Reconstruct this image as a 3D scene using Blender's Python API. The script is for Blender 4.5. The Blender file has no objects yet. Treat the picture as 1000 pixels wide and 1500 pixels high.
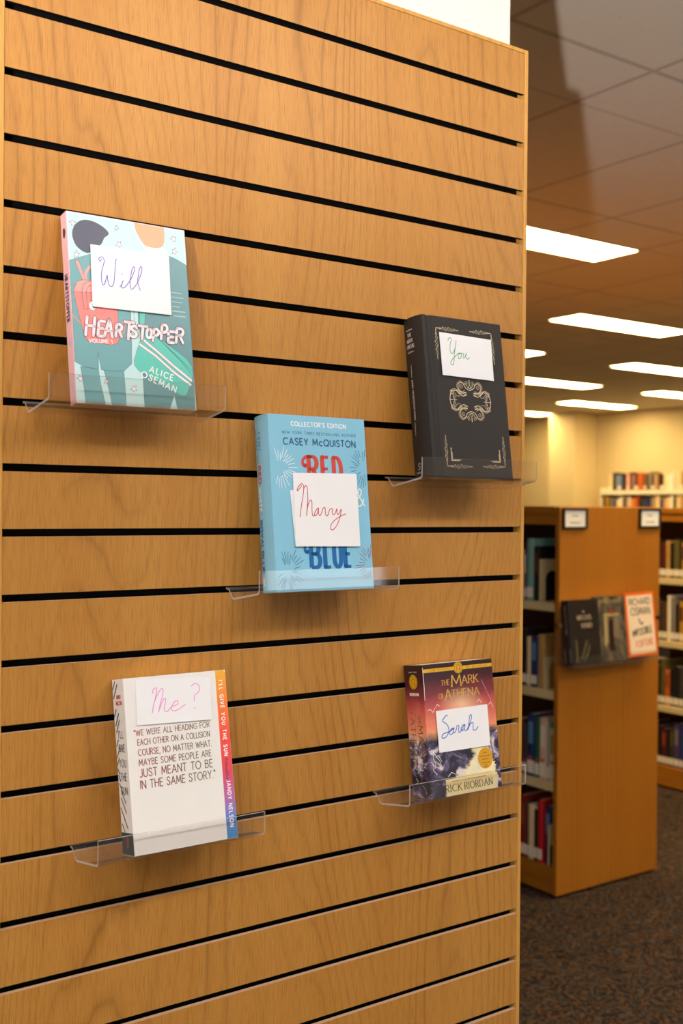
import bpy, bmesh, math, random
from mathutils import Vector, Matrix
R = random.Random(7)
SC = bpy.context.scene
COL = SC.collection

# ------------------------------------------------------------------ camera
CAM = Vector((-1.24412, -1.26253, 1.5))
FW = Vector((0.57817517, 0.81585329, -0.00984292)); RT = Vector((0.81591214, -0.57811906, 0.00810791)); UP = Vector((-9.2448037e-04, 1.27187494e-02, 9.99918686e-01))
cd = bpy.data.cameras.new('camera'); cam = bpy.data.objects.new('camera', cd); COL.objects.link(cam)
cam.matrix_world = Matrix(((RT.x, UP.x, -FW.x, CAM.x), (RT.y, UP.y, -FW.y, CAM.y), (RT.z, UP.z, -FW.z, CAM.z), (0, 0, 0, 1)))
cd.sensor_fit = 'HORIZONTAL'; cd.sensor_width = 24.0; cd.lens = 24.0 * 1607.9 / 1000.0; cd.shift_y = 9.38 / 1000.0
cd.clip_start = 0.05; cd.clip_end = 60
cd.dof.use_dof = True; cd.dof.focus_distance = 1.45; cd.dof.aperture_fstop = 5.6
SC.camera = cam

# ------------------------------------------------------------------ light and exposure
FIXTURE = 33.0          # ceiling light diffusers
FLASH = 1400.0          # the photographer's low strobe behind the camera, aimed up at the ceiling
NEAR = 31.0             # whiter ceiling lights above the display area
NEAR_COL = (1.0, 0.96, 0.95)
WARM = (1.0, 0.71, 0.30)
vs = SC.view_settings
SC.display_settings.display_device = 'sRGB'
vs.view_transform = 'Standard'; vs.look = 'None'; vs.gamma = 1.0; vs.use_curve_mapping = False
vs.exposure = 0.0
wd = bpy.data.worlds.new('world'); SC.world = wd; wd.use_nodes = True
wd.node_tree.nodes['Background'].inputs[0].default_value = (0.9, 0.8, 0.65, 1); wd.node_tree.nodes['Background'].inputs[1].default_value = 0.05
fl = bpy.data.lights.new('strobe', 'SPOT'); flo = bpy.data.objects.new('strobe', fl); COL.objects.link(flo)
fl.energy = FLASH; fl.color = (1.0, 0.93, 0.90); fl.spot_size = math.radians(66); fl.spot_blend = 0.3; fl.shadow_soft_size = 0.05
flo.location = (-4.28, -3.60, 0.37)
flo.rotation_euler = Vector((0.77, 0.64, 1.04)).to_track_quat('-Z', 'Y').to_euler()
try:
    SC.cycles.max_bounces = 10; SC.cycles.diffuse_bounces = 6; SC.cycles.transparent_max_bounces = 16; SC.cycles.use_denoising = True
    SC.cycles.sample_clamp_indirect = 6.0
except Exception: pass

# ------------------------------------------------------------------ materials
def lin(c):
    return tuple(((v / 255) / 12.92 if v / 255 <= 0.04045 else ((v / 255 + 0.055) / 1.055) ** 2.4) for v in c)
MATS = {}
def mat(name, rgb=None, rough=0.5, spec=0.5, metal=0.0, noise=None, bump=None):
    """plain principled material with an optional faint procedural mottling (scale, amount)"""
    if name in MATS: return MATS[name]
    m = bpy.data.materials.new(name); m.use_nodes = True; MATS[name] = m
    nt = m.node_tree; b = nt.nodes['Principled BSDF']
    b.inputs['Base Color'].default_value = (*lin(rgb), 1); b.inputs['Roughness'].default_value = rough
    b.inputs['Metallic'].default_value = metal; b.inputs['Specular IOR Level'].default_value = spec
    if noise:
        tc = nt.nodes.new('ShaderNodeTexCoord'); n = nt.nodes.new('ShaderNodeTexNoise'); n.inputs['Scale'].default_value = noise[0]; n.inputs['Detail'].default_value = 4
        hsv = nt.nodes.new('ShaderNodeHueSaturation'); mr = nt.nodes.new('ShaderNodeMapRange')
        mr.inputs[3].default_value = 1 - noise[1]; mr.inputs[4].default_value = 1 + noise[1]
        nt.links.new(tc.outputs['Object'], n.inputs['Vector']); nt.links.new(n.outputs['Fac'], mr.inputs[0])
        hsv.inputs['Color'].default_value = (*lin(rgb), 1); nt.links.new(mr.outputs[0], hsv.inputs['Value']); nt.links.new(hsv.outputs[0], b.inputs['Base Color'])
    return m
class NT:
    def __init__(s, name, rough=0.5, spec=0.5):
        s.m = bpy.data.materials.new(name); s.m.use_nodes = True; MATS[name] = s.m
        s.t = s.m.node_tree; s.b = s.t.nodes['Principled BSDF']; s.b.inputs['Roughness'].default_value = rough; s.b.inputs['Specular IOR Level'].default_value = spec
        s.tc = s.t.nodes.new('ShaderNodeTexCoord')
    def n(s, k, **kw):
        x = s.t.nodes.new(k)
        for a, v in kw.items(): setattr(x, a, v)
        return x
    def l(s, a, b): s.t.links.new(a, b)
    def mapping(s, scale, loc=(0, 0, 0), src=None):
        mp = s.n('ShaderNodeMapping'); mp.inputs['Scale'].default_value = scale; mp.inputs['Location'].default_value = loc
        s.l(src or s.tc.outputs['Object'], mp.inputs['Vector']); return mp.outputs[0]
    def noise(s, vec, scale, detail=3, rough=0.5, dist=0):
        x = s.n('ShaderNodeTexNoise'); x.inputs['Scale'].default_value = scale; x.inputs['Detail'].default_value = detail; x.inputs['Roughness'].default_value = rough; x.inputs['Distortion'].default_value = dist
        s.l(vec, x.inputs['Vector']); return x.outputs['Fac']
    def math(s, op, a, b=None, c=None):
        x = s.n('ShaderNodeMath', operation=op)
        for i, v in enumerate((a, b, c)):
            if v is None: continue
            if isinstance(v, (int, float)): x.inputs[i].default_value = v
            else: s.l(v, x.inputs[i])
        return x.outputs[0]
    def ramp(s, fac, stops, interp='LINEAR'):
        x = s.n('ShaderNodeValToRGB'); cr = x.color_ramp; cr.interpolation = interp
        while len(cr.elements) < len(stops): cr.elements.new(0.5)
        for e, (p, c) in zip(cr.elements, stops): e.position = p; e.color = (*(lin(c) if max(c) > 1 else c), 1)
        s.l(fac, x.inputs[0]); return x.outputs[0]
    def mix(s, fac, a, b, blend='MIX'):
        x = s.n('ShaderNodeMix', data_type='RGBA', blend_type=blend)
        for i, v in ((0, fac), (6, a), (7, b)):
            if isinstance(v, (int, float)): x.inputs[i].default_value = v
            elif isinstance(v, tuple): x.inputs[i].default_value = (*(lin(v) if max(v) > 1 else v), 1)
            else: s.l(v, x.inputs[i])
        return x.outputs[2]
    def sep(s, vec=None):
        x = s.n('ShaderNodeSeparateXYZ'); s.l(vec or s.tc.outputs['Object'], x.inputs[0]); return x.outputs
    def color(s, c): s.l(c, s.b.inputs['Base Color'])
    def bump(s, h, strength, dist=0.001):
        x = s.n('ShaderNodeBump'); x.inputs['Strength'].default_value = strength; x.inputs['Distance'].default_value = dist
        s.l(h, x.inputs['Height']); s.l(x.outputs[0], s.b.inputs['Normal'])

def wood_oak(name, base, dark, line, cathedral=1.0, rough=0.42):
    w = NT(name, rough, 0.35)
    x = w.sep()
    field = w.noise(w.mapping((4.0, 1.0, 0.85), (0.35, 0, 0.1)), 1.0, 1.5, 0.4, 0.1)
    phase = w.math('ADD', w.math('MULTIPLY', field, 30.0 * cathedral), w.math('MULTIPLY', x[0], 40.0))
    wob = w.math('MULTIPLY', w.noise(w.mapping((70, 1, 6)), 1.0, 2), 0.45)
    saw = w.math('FRACT', w.math('ADD', phase, wob))
    rings = w.ramp(saw, [(0.0, (0.9, 0.9, 0.9)), (0.10, (0.35, 0.35, 0.35)), (0.28, (0.03, 0.03, 0.03)), (0.78, (0.08, 0.08, 0.08)), (0.95, (0.45, 0.45, 0.45)), (1.0, (0.9, 0.9, 0.9))])
    fade = w.ramp(w.noise(w.mapping((7, 1, 1.5), (5, 0, 2)), 1.0, 2), [(0.40, (0.2, 0.2, 0.2)), (0.62, (1, 1, 1))])
    rings = w.math('MULTIPLY', rings, fade)
    pores = w.ramp(w.noise(w.mapping((800, 1, 34)), 1.0, 2, 0.6), [(0.48, (0, 0, 0)), (0.72, (1, 1, 1))])
    streak = w.noise(w.mapping((95, 1, 1.6)), 1.0, 2, 0.6)
    tone = w.noise(w.mapping((10, 1, 0.5)), 1.0, 3, 0.55)
    c = w.mix(w.math('ADD', w.math('MULTIPLY', tone, 0.75), w.math('MULTIPLY', streak, 0.35)), base, dark)
    c = w.mix(w.math('MULTIPLY', rings, 0.62), c, line)
    c = w.mix(w.math('MULTIPLY', pores, 0.42), c, line)
    w.color(c); w.bump(w.math('ADD', pores, rings), 0.05, 0.0005)
    return w.m
oak = wood_oak('oak_laminate', (205, 151, 76), (178, 118, 45), (118, 73, 26))
oak_trim = wood_oak('oak_trim', (214, 162, 84), (202, 148, 66), (170, 112, 46), 0.25)
case_wood = wood_oak('bookcase_veneer', (180, 118, 34), (162, 99, 24), (138, 80, 18), 0.3, 0.45)
core = mat('board_core', (206, 168, 136), 0.8, 0.2, noise=(300, 0.15))
black = mat('groove_black', (9, 8, 8), 0.7, 0.2)
plaster = mat('white_paint', (232, 228, 222), 0.75, 0.3, noise=(60, 0.02))
cream_wall = mat('cream_wall', (206, 188, 150), 0.8, 0.25, noise=(20, 0.02))
cream_metal = mat('cream_metal', (214, 196, 150), 0.5, 0.4)
white_metal = mat('white_shelf_metal', (226, 218, 200), 0.5, 0.4)
paper = mat('paper_pages', (226, 214, 190), 0.85, 0.2, noise=(400, 0.06))
card_white = mat('card_white', (238, 238, 240), 0.7, 0.2)
dark_back = mat('bookcase_back', (62, 32, 14), 0.7, 0.2)
black_plastic = mat('black_plastic', (20, 18, 18), 0.4, 0.5)
brass = mat('brass', (190, 150, 80), 0.35, 0.5, 0.8)

def carpet_mat():
    w = NT('patterned_carpet', 0.95, 0.1)
    v = w.n('ShaderNodeTexVoronoi'); v.inputs['Scale'].default_value = 5.0
    w.l(w.tc.outputs['Object'], v.inputs['Vector'])
    ns = w.noise(w.mapping((1, 1, 1)), 16.0, 5, 0.6, 1.6)
    ph = w.math('ADD', w.math('MULTIPLY', v.outputs['Distance'], 22.0), w.math('MULTIPLY', ns, 14.0))
    s = w.math('ADD', w.math('MULTIPLY', w.math('SINE', w.math('MULTIPLY', ph, 2.4)), 0.5), 0.5)
    brk = w.noise(w.mapping((1, 1, 1), (3, 1, 0)), 60.0, 4, 0.65)
    f = w.math('ADD', w.math('MULTIPLY', s, 0.52), w.math('MULTIPLY', brk, 0.58))
    hue = w.noise(w.mapping((1, 1, 1), (7, 3, 0)), 30.0, 3)
    light = w.ramp(hue, [(0.34, (66, 72, 84)), (0.46, (90, 78, 62)), (0.56, (104, 70, 48)), (0.68, (76, 74, 64))])
    c = w.mix(w.ramp(f, [(0.38, (0, 0, 0)), (0.80, (1, 1, 1))]), (34, 29, 29), light)
    fuzz = w.noise(w.mapping((1, 1, 1)), 420.0, 2)
    w.color(w.mix(w.math('MULTIPLY', fuzz, 0.35), c, (30, 26, 26))); w.bump(fuzz, 0.4, 0.004)
    return w.m
def ceiling_mat():
    w = NT('ceiling_tiles', 0.95, 0.1)
    x = w.sep()
    def seam(c, off, pitch, half):
        fr = w.math('FRACT', w.math('DIVIDE', w.math('SUBTRACT', c, off - 50 * pitch), pitch))
        d = w.math('MULTIPLY', w.math('SUBTRACT', 0.5, w.math('ABSOLUTE', w.math('SUBTRACT', fr, 0.5))), pitch)
        return w.math('LESS_THAN', d, half)
    g = w.math('MAXIMUM', seam(x[0], 1.49, 0.6096, 0.010), seam(x[1], 0.955, 1.2192, 0.010))
    g2 = seam(x[1], 1.275, 1.2192, 0.008)
    sp = w.ramp(w.noise(w.mapping((1, 1, 1)), 45.0, 4, 0.75), [(0.64, (0, 0, 0)), (0.70, (1, 1, 1))])
    c = w.mix(w.math('MULTIPLY', sp, 0.35), (232, 224, 210), (140, 126, 106))
    c = w.mix(w.math('MULTIPLY', g2, 0.22), c, (120, 104, 84))
    c = w.mix(w.math('MULTIPLY', g, 0.35), c, (110, 94, 76))
    w.color(c); return w.m
def emit_mat(name, col, s):
    m = bpy.data.materials.new(name); m.use_nodes = True; nt = m.node_tree; nt.nodes.remove(nt.nodes['Principled BSDF'])
    e = nt.nodes.new('ShaderNodeEmission'); e.inputs[0].default_value = (*col, 1); e.inputs[1].default_value = s
    nt.links.new(e.outputs[0], nt.nodes['Material Output'].inputs[0]); return m
def acrylic(name, tint, edge=0.0):
    m = bpy.data.materials.new(name); m.use_nodes = True; nt = m.node_tree; nt.nodes.remove(nt.nodes['Principled BSDF'])
    tr = nt.nodes.new('ShaderNodeBsdfTransparent'); tr.inputs[0].default_value = (*tint, 1)
    gl = nt.nodes.new('ShaderNodeBsdfGlossy'); gl.inputs['Roughness'].default_value = 0.04; gl.inputs[0].default_value = (1, 1, 1, 1)
    lw = nt.nodes.new('ShaderNodeLayerWeight'); pw = nt.nodes.new('ShaderNodeMath'); pw.operation = 'POWER'; pw.inputs[1].default_value = 5.0
    fr = nt.nodes.new('ShaderNodeMath'); fr.operation = 'MULTIPLY_ADD'; fr.inputs[1].default_value = 0.9; fr.inputs[2].default_value = 0.028
    nt.links.new(lw.outputs['Facing'], pw.inputs[0]); nt.links.new(pw.outputs[0], fr.inputs[0])
    mx = nt.nodes.new('ShaderNodeMixShader'); nt.links.new(fr.outputs[0], mx.inputs[0]); nt.links.new(tr.outputs[0], mx.inputs[1]); nt.links.new(gl.outputs[0], mx.inputs[2])
    out = mx.outputs[0]
    if edge:
        df = nt.nodes.new('ShaderNodeBsdfDiffuse'); df.inputs[0].default_value = (0.80, 0.74, 0.68, 1)
        m2 = nt.nodes.new('ShaderNodeMixShader'); m2.inputs[0].default_value = edge
        nt.links.new(out, m2.inputs[1]); nt.links.new(df.outputs[0], m2.inputs[2]); out = m2.outputs[0]
    nt.links.new(out, nt.nodes['Material Output'].inputs[0]); return m
acr = acrylic('clear_acrylic', (0.965, 0.96, 0.955), 0.015); acr_edge = acrylic('acrylic_edge', (0.75, 0.70, 0.66), 0.45)

# ------------------------------------------------------------------ mesh helpers
def box(bm, x0, x1, y0, y1, z0, z1, mi=0):
    v = [bm.verts.new(p) for p in ((x0, y0, z0), (x1, y0, z0), (x1, y1, z0), (x0, y1, z0), (x0, y0, z1), (x1, y0, z1), (x1, y1, z1), (x0, y1, z1))]
    fs = [bm.faces.new([v[i] for i in q]) for q in ((3, 2, 1, 0), (4, 5, 6, 7), (0, 1, 5, 4), (1, 2, 6, 5), (2, 3, 7, 6), (3, 0, 4, 7))]
    for f in fs: f.material_index = mi
    return fs
def sweep(bm, prof, a0, a1, fn, mi=0, cap=True, cap_mi=None):
    """closed 2D profile (list) extruded from a0 to a1; fn(p, a) -> 3D point"""
    A = [bm.verts.new(fn(p, a0)) for p in prof]; B = [bm.verts.new(fn(p, a1)) for p in prof]; n = len(prof)
    for i in range(n):
        f = bm.faces.new((A[i], A[(i + 1) % n], B[(i + 1) % n], B[i])); f.material_index = mi
    if cap:
        for q in (list(reversed(A)), B):
            f = bm.faces.new(q); f.material_index = mi if cap_mi is None else cap_mi
def obj(name, bm, mats, parent=None, bevel=0.0, seg=2, smooth=False):
    bmesh.ops.recalc_face_normals(bm, faces=bm.faces[:])
    me = bpy.data.meshes.new(name); bm.to_mesh(me); bm.free()
    for m in (mats if isinstance(mats, (list, tuple)) else [mats]): me.materials.append(m)
    o = bpy.data.objects.new(name, me); COL.objects.link(o)
    if parent: o.parent = parent
    if bevel:
        md = o.modifiers.new('bevel', 'BEVEL'); md.width = bevel; md.segments = seg; md.limit_method = 'ANGLE'; md.angle_limit = 0.6
    if smooth:
        for p in me.polygons: p.use_smooth = True
    return o
def tag(o, label=None, cat=None, group=None, kind=None):
    if label: o['label'] = label
    if cat: o['category'] = cat
    if group: o['group'] = group
    if kind: o['kind'] = kind
    return o
def thing(name, label, cat, loc=(0, 0, 0), group=None, matrix=None):
    o = bpy.data.objects.new(name, None); COL.objects.link(o); o.empty_display_size = 0.05
    if matrix is not None: o.matrix_world = matrix
    else: o.location = loc
    return tag(o, label, cat, group)
def BM(): return bmesh.new()
def boxobj(name, dims, m, parent=None, bevel=0.0):
    b = BM(); box(b, *dims); return obj(name, b, m, parent, bevel)
def struct(o): o['kind'] = 'structure'; return o

# ------------------------------------------------------------------ ink: strokes, lettering, filled shapes
def crom(pts, k=6):
    if len(pts) < 3: return pts
    P = [pts[0]] + list(pts) + [pts[-1]]; out = []
    for i in range(1, len(P) - 2):
        p0, p1, p2, p3 = P[i - 1:i + 3]
        for j in range(k):
            t = j / k; t2 = t * t; t3 = t2 * t
            out.append(tuple(0.5 * (2 * p1[a] + (p2[a] - p0[a]) * t + (2 * p0[a] - 5 * p1[a] + 4 * p2[a] - p3[a]) * t2 + (3 * p1[a] - p0[a] - 3 * p2[a] + p3[a]) * t3) for a in (0, 1)))
    out.append(tuple(pts[-1])); return out
def ell(cx, cy, rx, ry, a0=0, a1=360, n=20):
    return [(cx + rx * math.cos(math.radians(a0 + (a1 - a0) * i / n)), cy + ry * math.sin(math.radians(a0 + (a1 - a0) * i / n))) for i in range(n + 1)]
def ribbon(pts, w, caps=True, contrast=1.0):
    """a pen stroke: list of polygons"""
    q = [pts[0]]
    for p in pts[1:]:
        if math.hypot(p[0] - q[-1][0], p[1] - q[-1][1]) > 1e-6: q.append(p)
    for i in range(1, len(q) - 1):
        ax, ay, bx, by = q[i][0] - q[i - 1][0], q[i][1] - q[i - 1][1], q[i + 1][0] - q[i][0], q[i + 1][1] - q[i][1]
        if (ax * bx + ay * by) < 0.2 * math.hypot(ax, ay) * math.hypot(bx, by):
            dot = [ell(q[i][0], q[i][1], w * 0.5 * (contrast + 1) / 2, w * 0.5 * (contrast + 1) / 2, n=10)[:-1]]
            return ribbon(q[:i + 1], w, caps, contrast) + ribbon(q[i:], w, caps, contrast) + dot
    if len(q) < 2: return [ell(q[0][0], q[0][1], w / 2, w / 2, n=10)[:-1]]
    D = []
    for a, b in zip(q, q[1:]):
        d = (b[0] - a[0], b[1] - a[1]); L = math.hypot(*d); D.append((d[0] / L, d[1] / L))
    wid = [w * (contrast + (1 - contrast) * abs(d[1])) for d in D]
    Ls, Rs = [], []
    for i, p in enumerate(q):
        d0 = D[max(i - 1, 0)]; d1 = D[min(i, len(D) - 1)]
        n0 = (-d0[1], d0[0]); n1 = (-d1[1], d1[0]); m = (n0[0] + n1[0], n0[1] + n1[1]); L = math.hypot(*m)
        if L < 0.35: m = n1; sc = 1.0
        else:
            m = (m[0] / L, m[1] / L); sc = min(1.0 / max(m[0] * n1[0] + m[1] * n1[1], 0.3), 1.7)
        h = 0.5 * 0.5 * (wid[max(i - 1, 0)] + wid[min(i, len(D) - 1)]) * sc
        Ls.append((p[0] + m[0] * h, p[1] + m[1] * h)); Rs.append((p[0] - m[0] * h, p[1] - m[1] * h))
    out = [[Rs[i], Rs[i + 1], Ls[i + 1], Ls[i]] for i in range(len(q) - 1)]
    if caps:
        for e, d, ww in ((q[0], D[0], wid[0]), (q[-1], D[-1], wid[-1])): out.append(ell(e[0], e[1], ww / 2, ww / 2, n=10)[:-1])
    return out
G = {
 'A': (.78, [[(0, 0), (.39, 1), (.78, 0)], [(.14, .34), (.64, .34)]]),
 'B': (.60, [[(0, 0), (0, 1), (.28, 1)] + ell(.28, .77, .24, .23, 80, -80, 8) + [(0, .54)], [(0, .54), (.32, .54)] + ell(.32, .27, .27, .27, 80, -80, 8) + [(0, 0)]]),
 'C': (.78, [ell(.47, .5, .47, .5, 48, 312, 18)]),
 'D': (.72, [[(0, 0), (0, 1), (.24, 1)] + ell(.24, .5, .47, .5, 80, -80, 12) + [(.24, 0), (0, 0)]]),
 'E': (.50, [[(.5, 1), (0, 1), (0, 0), (.5, 0)], [(0, .52), (.44, .52)]]),
 'F': (.50, [[(.5, 1), (0, 1), (0, 0)], [(0, .52), (.42, .52)]]),
 'G': (.82, [ell(.47, .5, .47, .5, 48, 325, 18) + [(.86, .45), (.52, .45)]]),
 'H': (.68, [[(0, 0), (0, 1)], [(.68, 0), (.68, 1)], [(0, .52), (.68, .52)]]),
 'I': (.02, [[(0, 0), (0, 1)]]),
 'J': (.40, [[(.4, 1), (.4, .25)] + ell(.19, .22, .21, .22, 0, -140, 8)]),
 'K': (.62, [[(0, 0), (0, 1)], [(.58, 1), (0, .42)], [(.18, .58), (.62, 0)]]),
 'L': (.48, [[(0, 1), (0, 0), (.48, 0)]]),
 'M': (.86, [[(0, 0), (.08, 1), (.43, .22), (.78, 1), (.86, 0)]]),
 'N': (.70, [[(0, 0), (0, 1), (.70, 0), (.70, 1)]]),
 'O': (.94, [ell(.47, .5, .47, .5, 90, 450, 24)]),
 'P': (.56, [[(0, 0), (0, 1), (.28, 1)] + ell(.28, .74, .27, .26, 80, -80, 8) + [(0, .48)]]),
 'Q': (.94, [ell(.47, .5, .47, .5, 90, 450, 24), [(.56, .26), (.90, -.06)]]),
 'R': (.60, [[(0, 0), (0, 1), (.28, 1)] + ell(.28, .75, .27, .25, 80, -80, 8) + [(0, .50)], [(.28, .50), (.60, 0)]]),
 'S': (.56, [crom([(.53, .83), (.42, .96), (.26, 1), (.08, .91), (.04, .74), (.18, .58), (.40, .46), (.55, .29), (.48, .07), (.28, 0), (.1, .04), (0, .18)], 3)]),
 'T': (.64, [[(0, 1), (.64, 1)], [(.32, 1), (.32, 0)]]),
 'U': (.66, [[(0, 1), (0, .33)] + ell(.33, .33, .33, .33, 180, 360, 10) + [(.66, 1)]]),
 'V': (.74, [[(0, 1), (.37, 0), (.74, 1)]]),
 'W': (1.1, [[(0, 1), (.28, 0), (.55, .9), (.82, 0), (1.1, 1)]]),
 'X': (.66, [[(0, 0), (.66, 1)], [(0, 1), (.66, 0)]]),
 'Y': (.68, [[(0, 1), (.34, .48), (.68, 1)], [(.34, .48), (.34, 0)]]),
 'Z': (.62, [[(0, 1), (.62, 1), (0, 0), (.62, 0)]]),
 'c': (.56, [ell(.34, .34, .34, .34, 48, 312, 14)]),
 '1': (.25, [[(0, .8), (.2, 1), (.2, 0)]]),
 "'": (.05, [[(.03, 1.02), (0, .8)]]), '"': (.2, [[(0, 1.02), (.02, .8)], [(.16, 1.02), (.18, .8)]]),
 '.': (.06, [[(.02, .02), (.04, .02)]]), ',': (.08, [[(.05, .04), (0, -.16)]]), ' ': (.34, []),
 '&': (.8, [crom([(.78, 0), (.3, .62), (.26, .86), (.4, 1), (.54, .86), (.44, .62), (.12, .36), (.1, .12), (.3, 0), (.55, .12), (.72, .42)], 4)]),
}
def glyph(ch, x, y, h, sx=1.0, slant=0.0):
    w, ss = G[ch]
    return [[(x + px * h * sx + py * h * slant, y + py * h) for px, py in s] for s in ss], w * h * sx
def lettering(s, x, y, h, width=None, wt=0.14, gap=0.24, slant=0.0, contrast=1.0, serif=0.0, caps=False, rot=0.0):
    """polygons of a line of letters; width stretches the line to fit"""
    adv = sum(G[c][0] for c in s) + gap * (len(s) - 1)
    sx = width / (adv * h) if width else 1.0
    out = []; cx = 0.0
    for c in s:
        st, w = glyph(c, cx, 0, h, sx, slant)
        for k in st:
            out += ribbon(k, h * wt, caps, contrast)
            if serif:
                for e, nb in ((k[0], k[1]), (k[-1], k[-2])):
                    if abs(e[1] - nb[1]) > abs(e[0] - nb[0]) * 0.8 and (e[1] < 0.03 * h or e[1] > 0.97 * h):
                        out += ribbon([(e[0] - serif * h, e[1]), (e[0] + serif * h, e[1])], h * wt * max(contrast, 0.35), False)
        cx += w + gap * h * sx
    cr, sr = math.cos(rot), math.sin(rot)
    return [[(x + px * cr - py * sr, y + px * sr + py * cr) for px, py in p] for p in out]
class Ink:
    """flat print collected per colour and layer; built as one mesh"""
    def __init__(s): s.p = []; s.m = []; s.k = 0
    def add(s, polys, m, layer=1):
        if m not in s.m: s.m.append(m)
        for q in polys: s.p.append((q, s.m.index(m), layer)); s.g = getattr(s, 'g', []); s.g.append(s.k)
        s.k += 1; return s
    def build(s, name, fn, parent, split=False):
        if split:                                   # one mesh per printed word
            for k in range(s.k):
                one = Ink(); one.m = s.m; one.p = [p for p, g_ in zip(s.p, s.g) if g_ == k]
                if one.p: one.build(name, fn, parent)
            return
        b = BM()
        for q, mi, ly in s.p:
            try: f = b.faces.new([b.verts.new(fn(u / 1000.0, v / 1000.0, ly * 0.00006 + 0.00006)) for u, v in q]); f.material_index = mi
            except ValueError: pass
        me = bpy.data.meshes.new(name); b.to_mesh(me); b.free()
        for m in s.m: me.materials.append(m)
        o = bpy.data.objects.new(name, me); COL.objects.link(o); o.parent = parent; return o
def front(u, v, d): return (u, v, d)
def ordinal(i): return ['first', 'second', 'third', 'fourth', 'fifth', 'sixth', 'seventh', 'eighth', 'ninth', 'tenth', 'eleventh', 'twelfth', 'thirteenth', 'fourteenth', 'fifteenth', 'sixteenth', 'seventeenth', 'eighteenth', 'nineteenth', 'twentieth', 'twenty-first', 'twenty-second', 'twenty-third', 'twenty-fourth', 'twenty-fifth', 'twenty-sixth', 'twenty-seventh', 'twenty-eighth', 'twenty-ninth', 'thirtieth', 'thirty-first', 'thirty-second', 'thirty-third', 'thirty-fourth', 'thirty-fifth', 'thirty-sixth', 'thirty-seventh', 'thirty-eighth', 'thirty-ninth', 'fortieth'][i]

# ================================================================== the setting
CH = 2.85
struct(boxobj('floor', (-6, 14, -6, 14, -0.05, 0.0), carpet_mat()))
struct(boxobj('ceiling', (-6, 14, -6, 14, CH, CH + 0.05), ceiling_mat()))
struct(boxobj('wall_right', (10.59, 10.7, -6, 14, 0, CH), cream_wall))
struct(boxobj('wall_left', (-6, -5.9, -6, 14, 0, CH), cream_wall))
struct(boxobj('wall_back', (-5.9, 10.59, 13.9, 14, 0, CH), cream_wall))
struct(boxobj('wall_front', (-5.9, 10.59, -6, -5.9, 0, CH), cream_wall))
added_glow = emit_mat('added_pane_glow', (0.88, 0.94, 1.0), 5.0)  # emission of the two added panes that help light the room
def added_window(name, dims, axis):
    '''added unseen glow on a wall: emissive pane with a white frame round it'''
    x0, x1, y0, y1, z0, z1 = dims; b = BM(); f = 0.06
    box(b, *dims, 1)
    if axis == 'x':
        for q in ((y0 - f, y1 + f, z0 - f, z0), (y0 - f, y1 + f, z1, z1 + f), (y0 - f, y0, z0, z1), (y1, y1 + f, z0, z1), ((y0 + y1) / 2 - .025, (y0 + y1) / 2 + .025, z0, z1)): box(b, x0, x1 + 0.03, *q)
    else:
        for q in ((x0 - f, x1 + f, z0 - f, z0), (x0 - f, x1 + f, z1, z1 + f), (x0 - f, x0, z0, z1), (x1, x1 + f, z0, z1)): box(b, q[0], q[1], y0, y1 + 0.03, q[2], q[3])
    return struct(obj(name, b, [plaster, added_glow]))
added_window('added_window_1', (-5.9, -5.89, -4.6, -0.6, 0.95, 2.35), 'x')  # added out of view to throw cool light on the book spines
added_window('added_window_2', (3.02, 4.12, -5.9, -5.89, 0.70, 1.80), 'y')  # added out of view so its reflection puts glare on a shelf lip
struct(boxobj('wall_pilaster', (10.15, 10.59, 9.25, 9.75, 0, CH), cream_wall, None, 0.01))
struct(boxobj('wall_column', (-0.832, 0.0024, 0.035, 0.62, 0, CH), plaster, None, 0.003))

# ------------------------------------------------------------------ slatted display panel
S0 = 2.0817; PT = 0.0762; XL = -0.8304
panel = thing('slatwall_panel', 'tall honey oak slatted display panel with black horizontal grooves on a white column', 'display panel', (-0.415, 0.0, 0.0))
def local(o, root):
    o.matrix_parent_inverse = root.matrix_world.inverted() if root.type != 'EMPTY' else Matrix.Translation(-root.location); return o
b = BM(); SLOT = 0.0092; TOPZ = 2.2220
zs = [S0 - k * PT for k in range(-1, 28)]
top = TOPZ
for z in zs + [0.0]:
    if z < 0: continue
    lo = max(z, 0.0)
    fs = box(b, XL, 0.0, 0.0, 0.0065, lo, top)
    fs[0].material_index = 2; fs[1].material_index = 1
    top = z - SLOT
local(obj('slat_board', b, [oak, core, black], panel), panel)
local(boxobj('groove_backing', (XL, 0.0, 0.016, 0.030, 0.0, TOPZ), black, panel), panel)
b = BM(); box(b, 0.0, 0.0068, -0.0012, 0.031, 0.0, 2.2284); local(obj('end_trim', b, oak_trim, panel, 0.0008), panel)
b = BM(); box(b, XL - 0.0068, XL, -0.0012, 0.031, 0.0, 2.2284); local(obj('end_trim', b, oak_trim, panel, 0.0008), panel)
b = BM(); box(b, XL, 0.0, -0.0012, 0.031, TOPZ + 0.0004, 2.2284); local(obj('top_trim', b, oak_trim, panel, 0.0008), panel)

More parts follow.
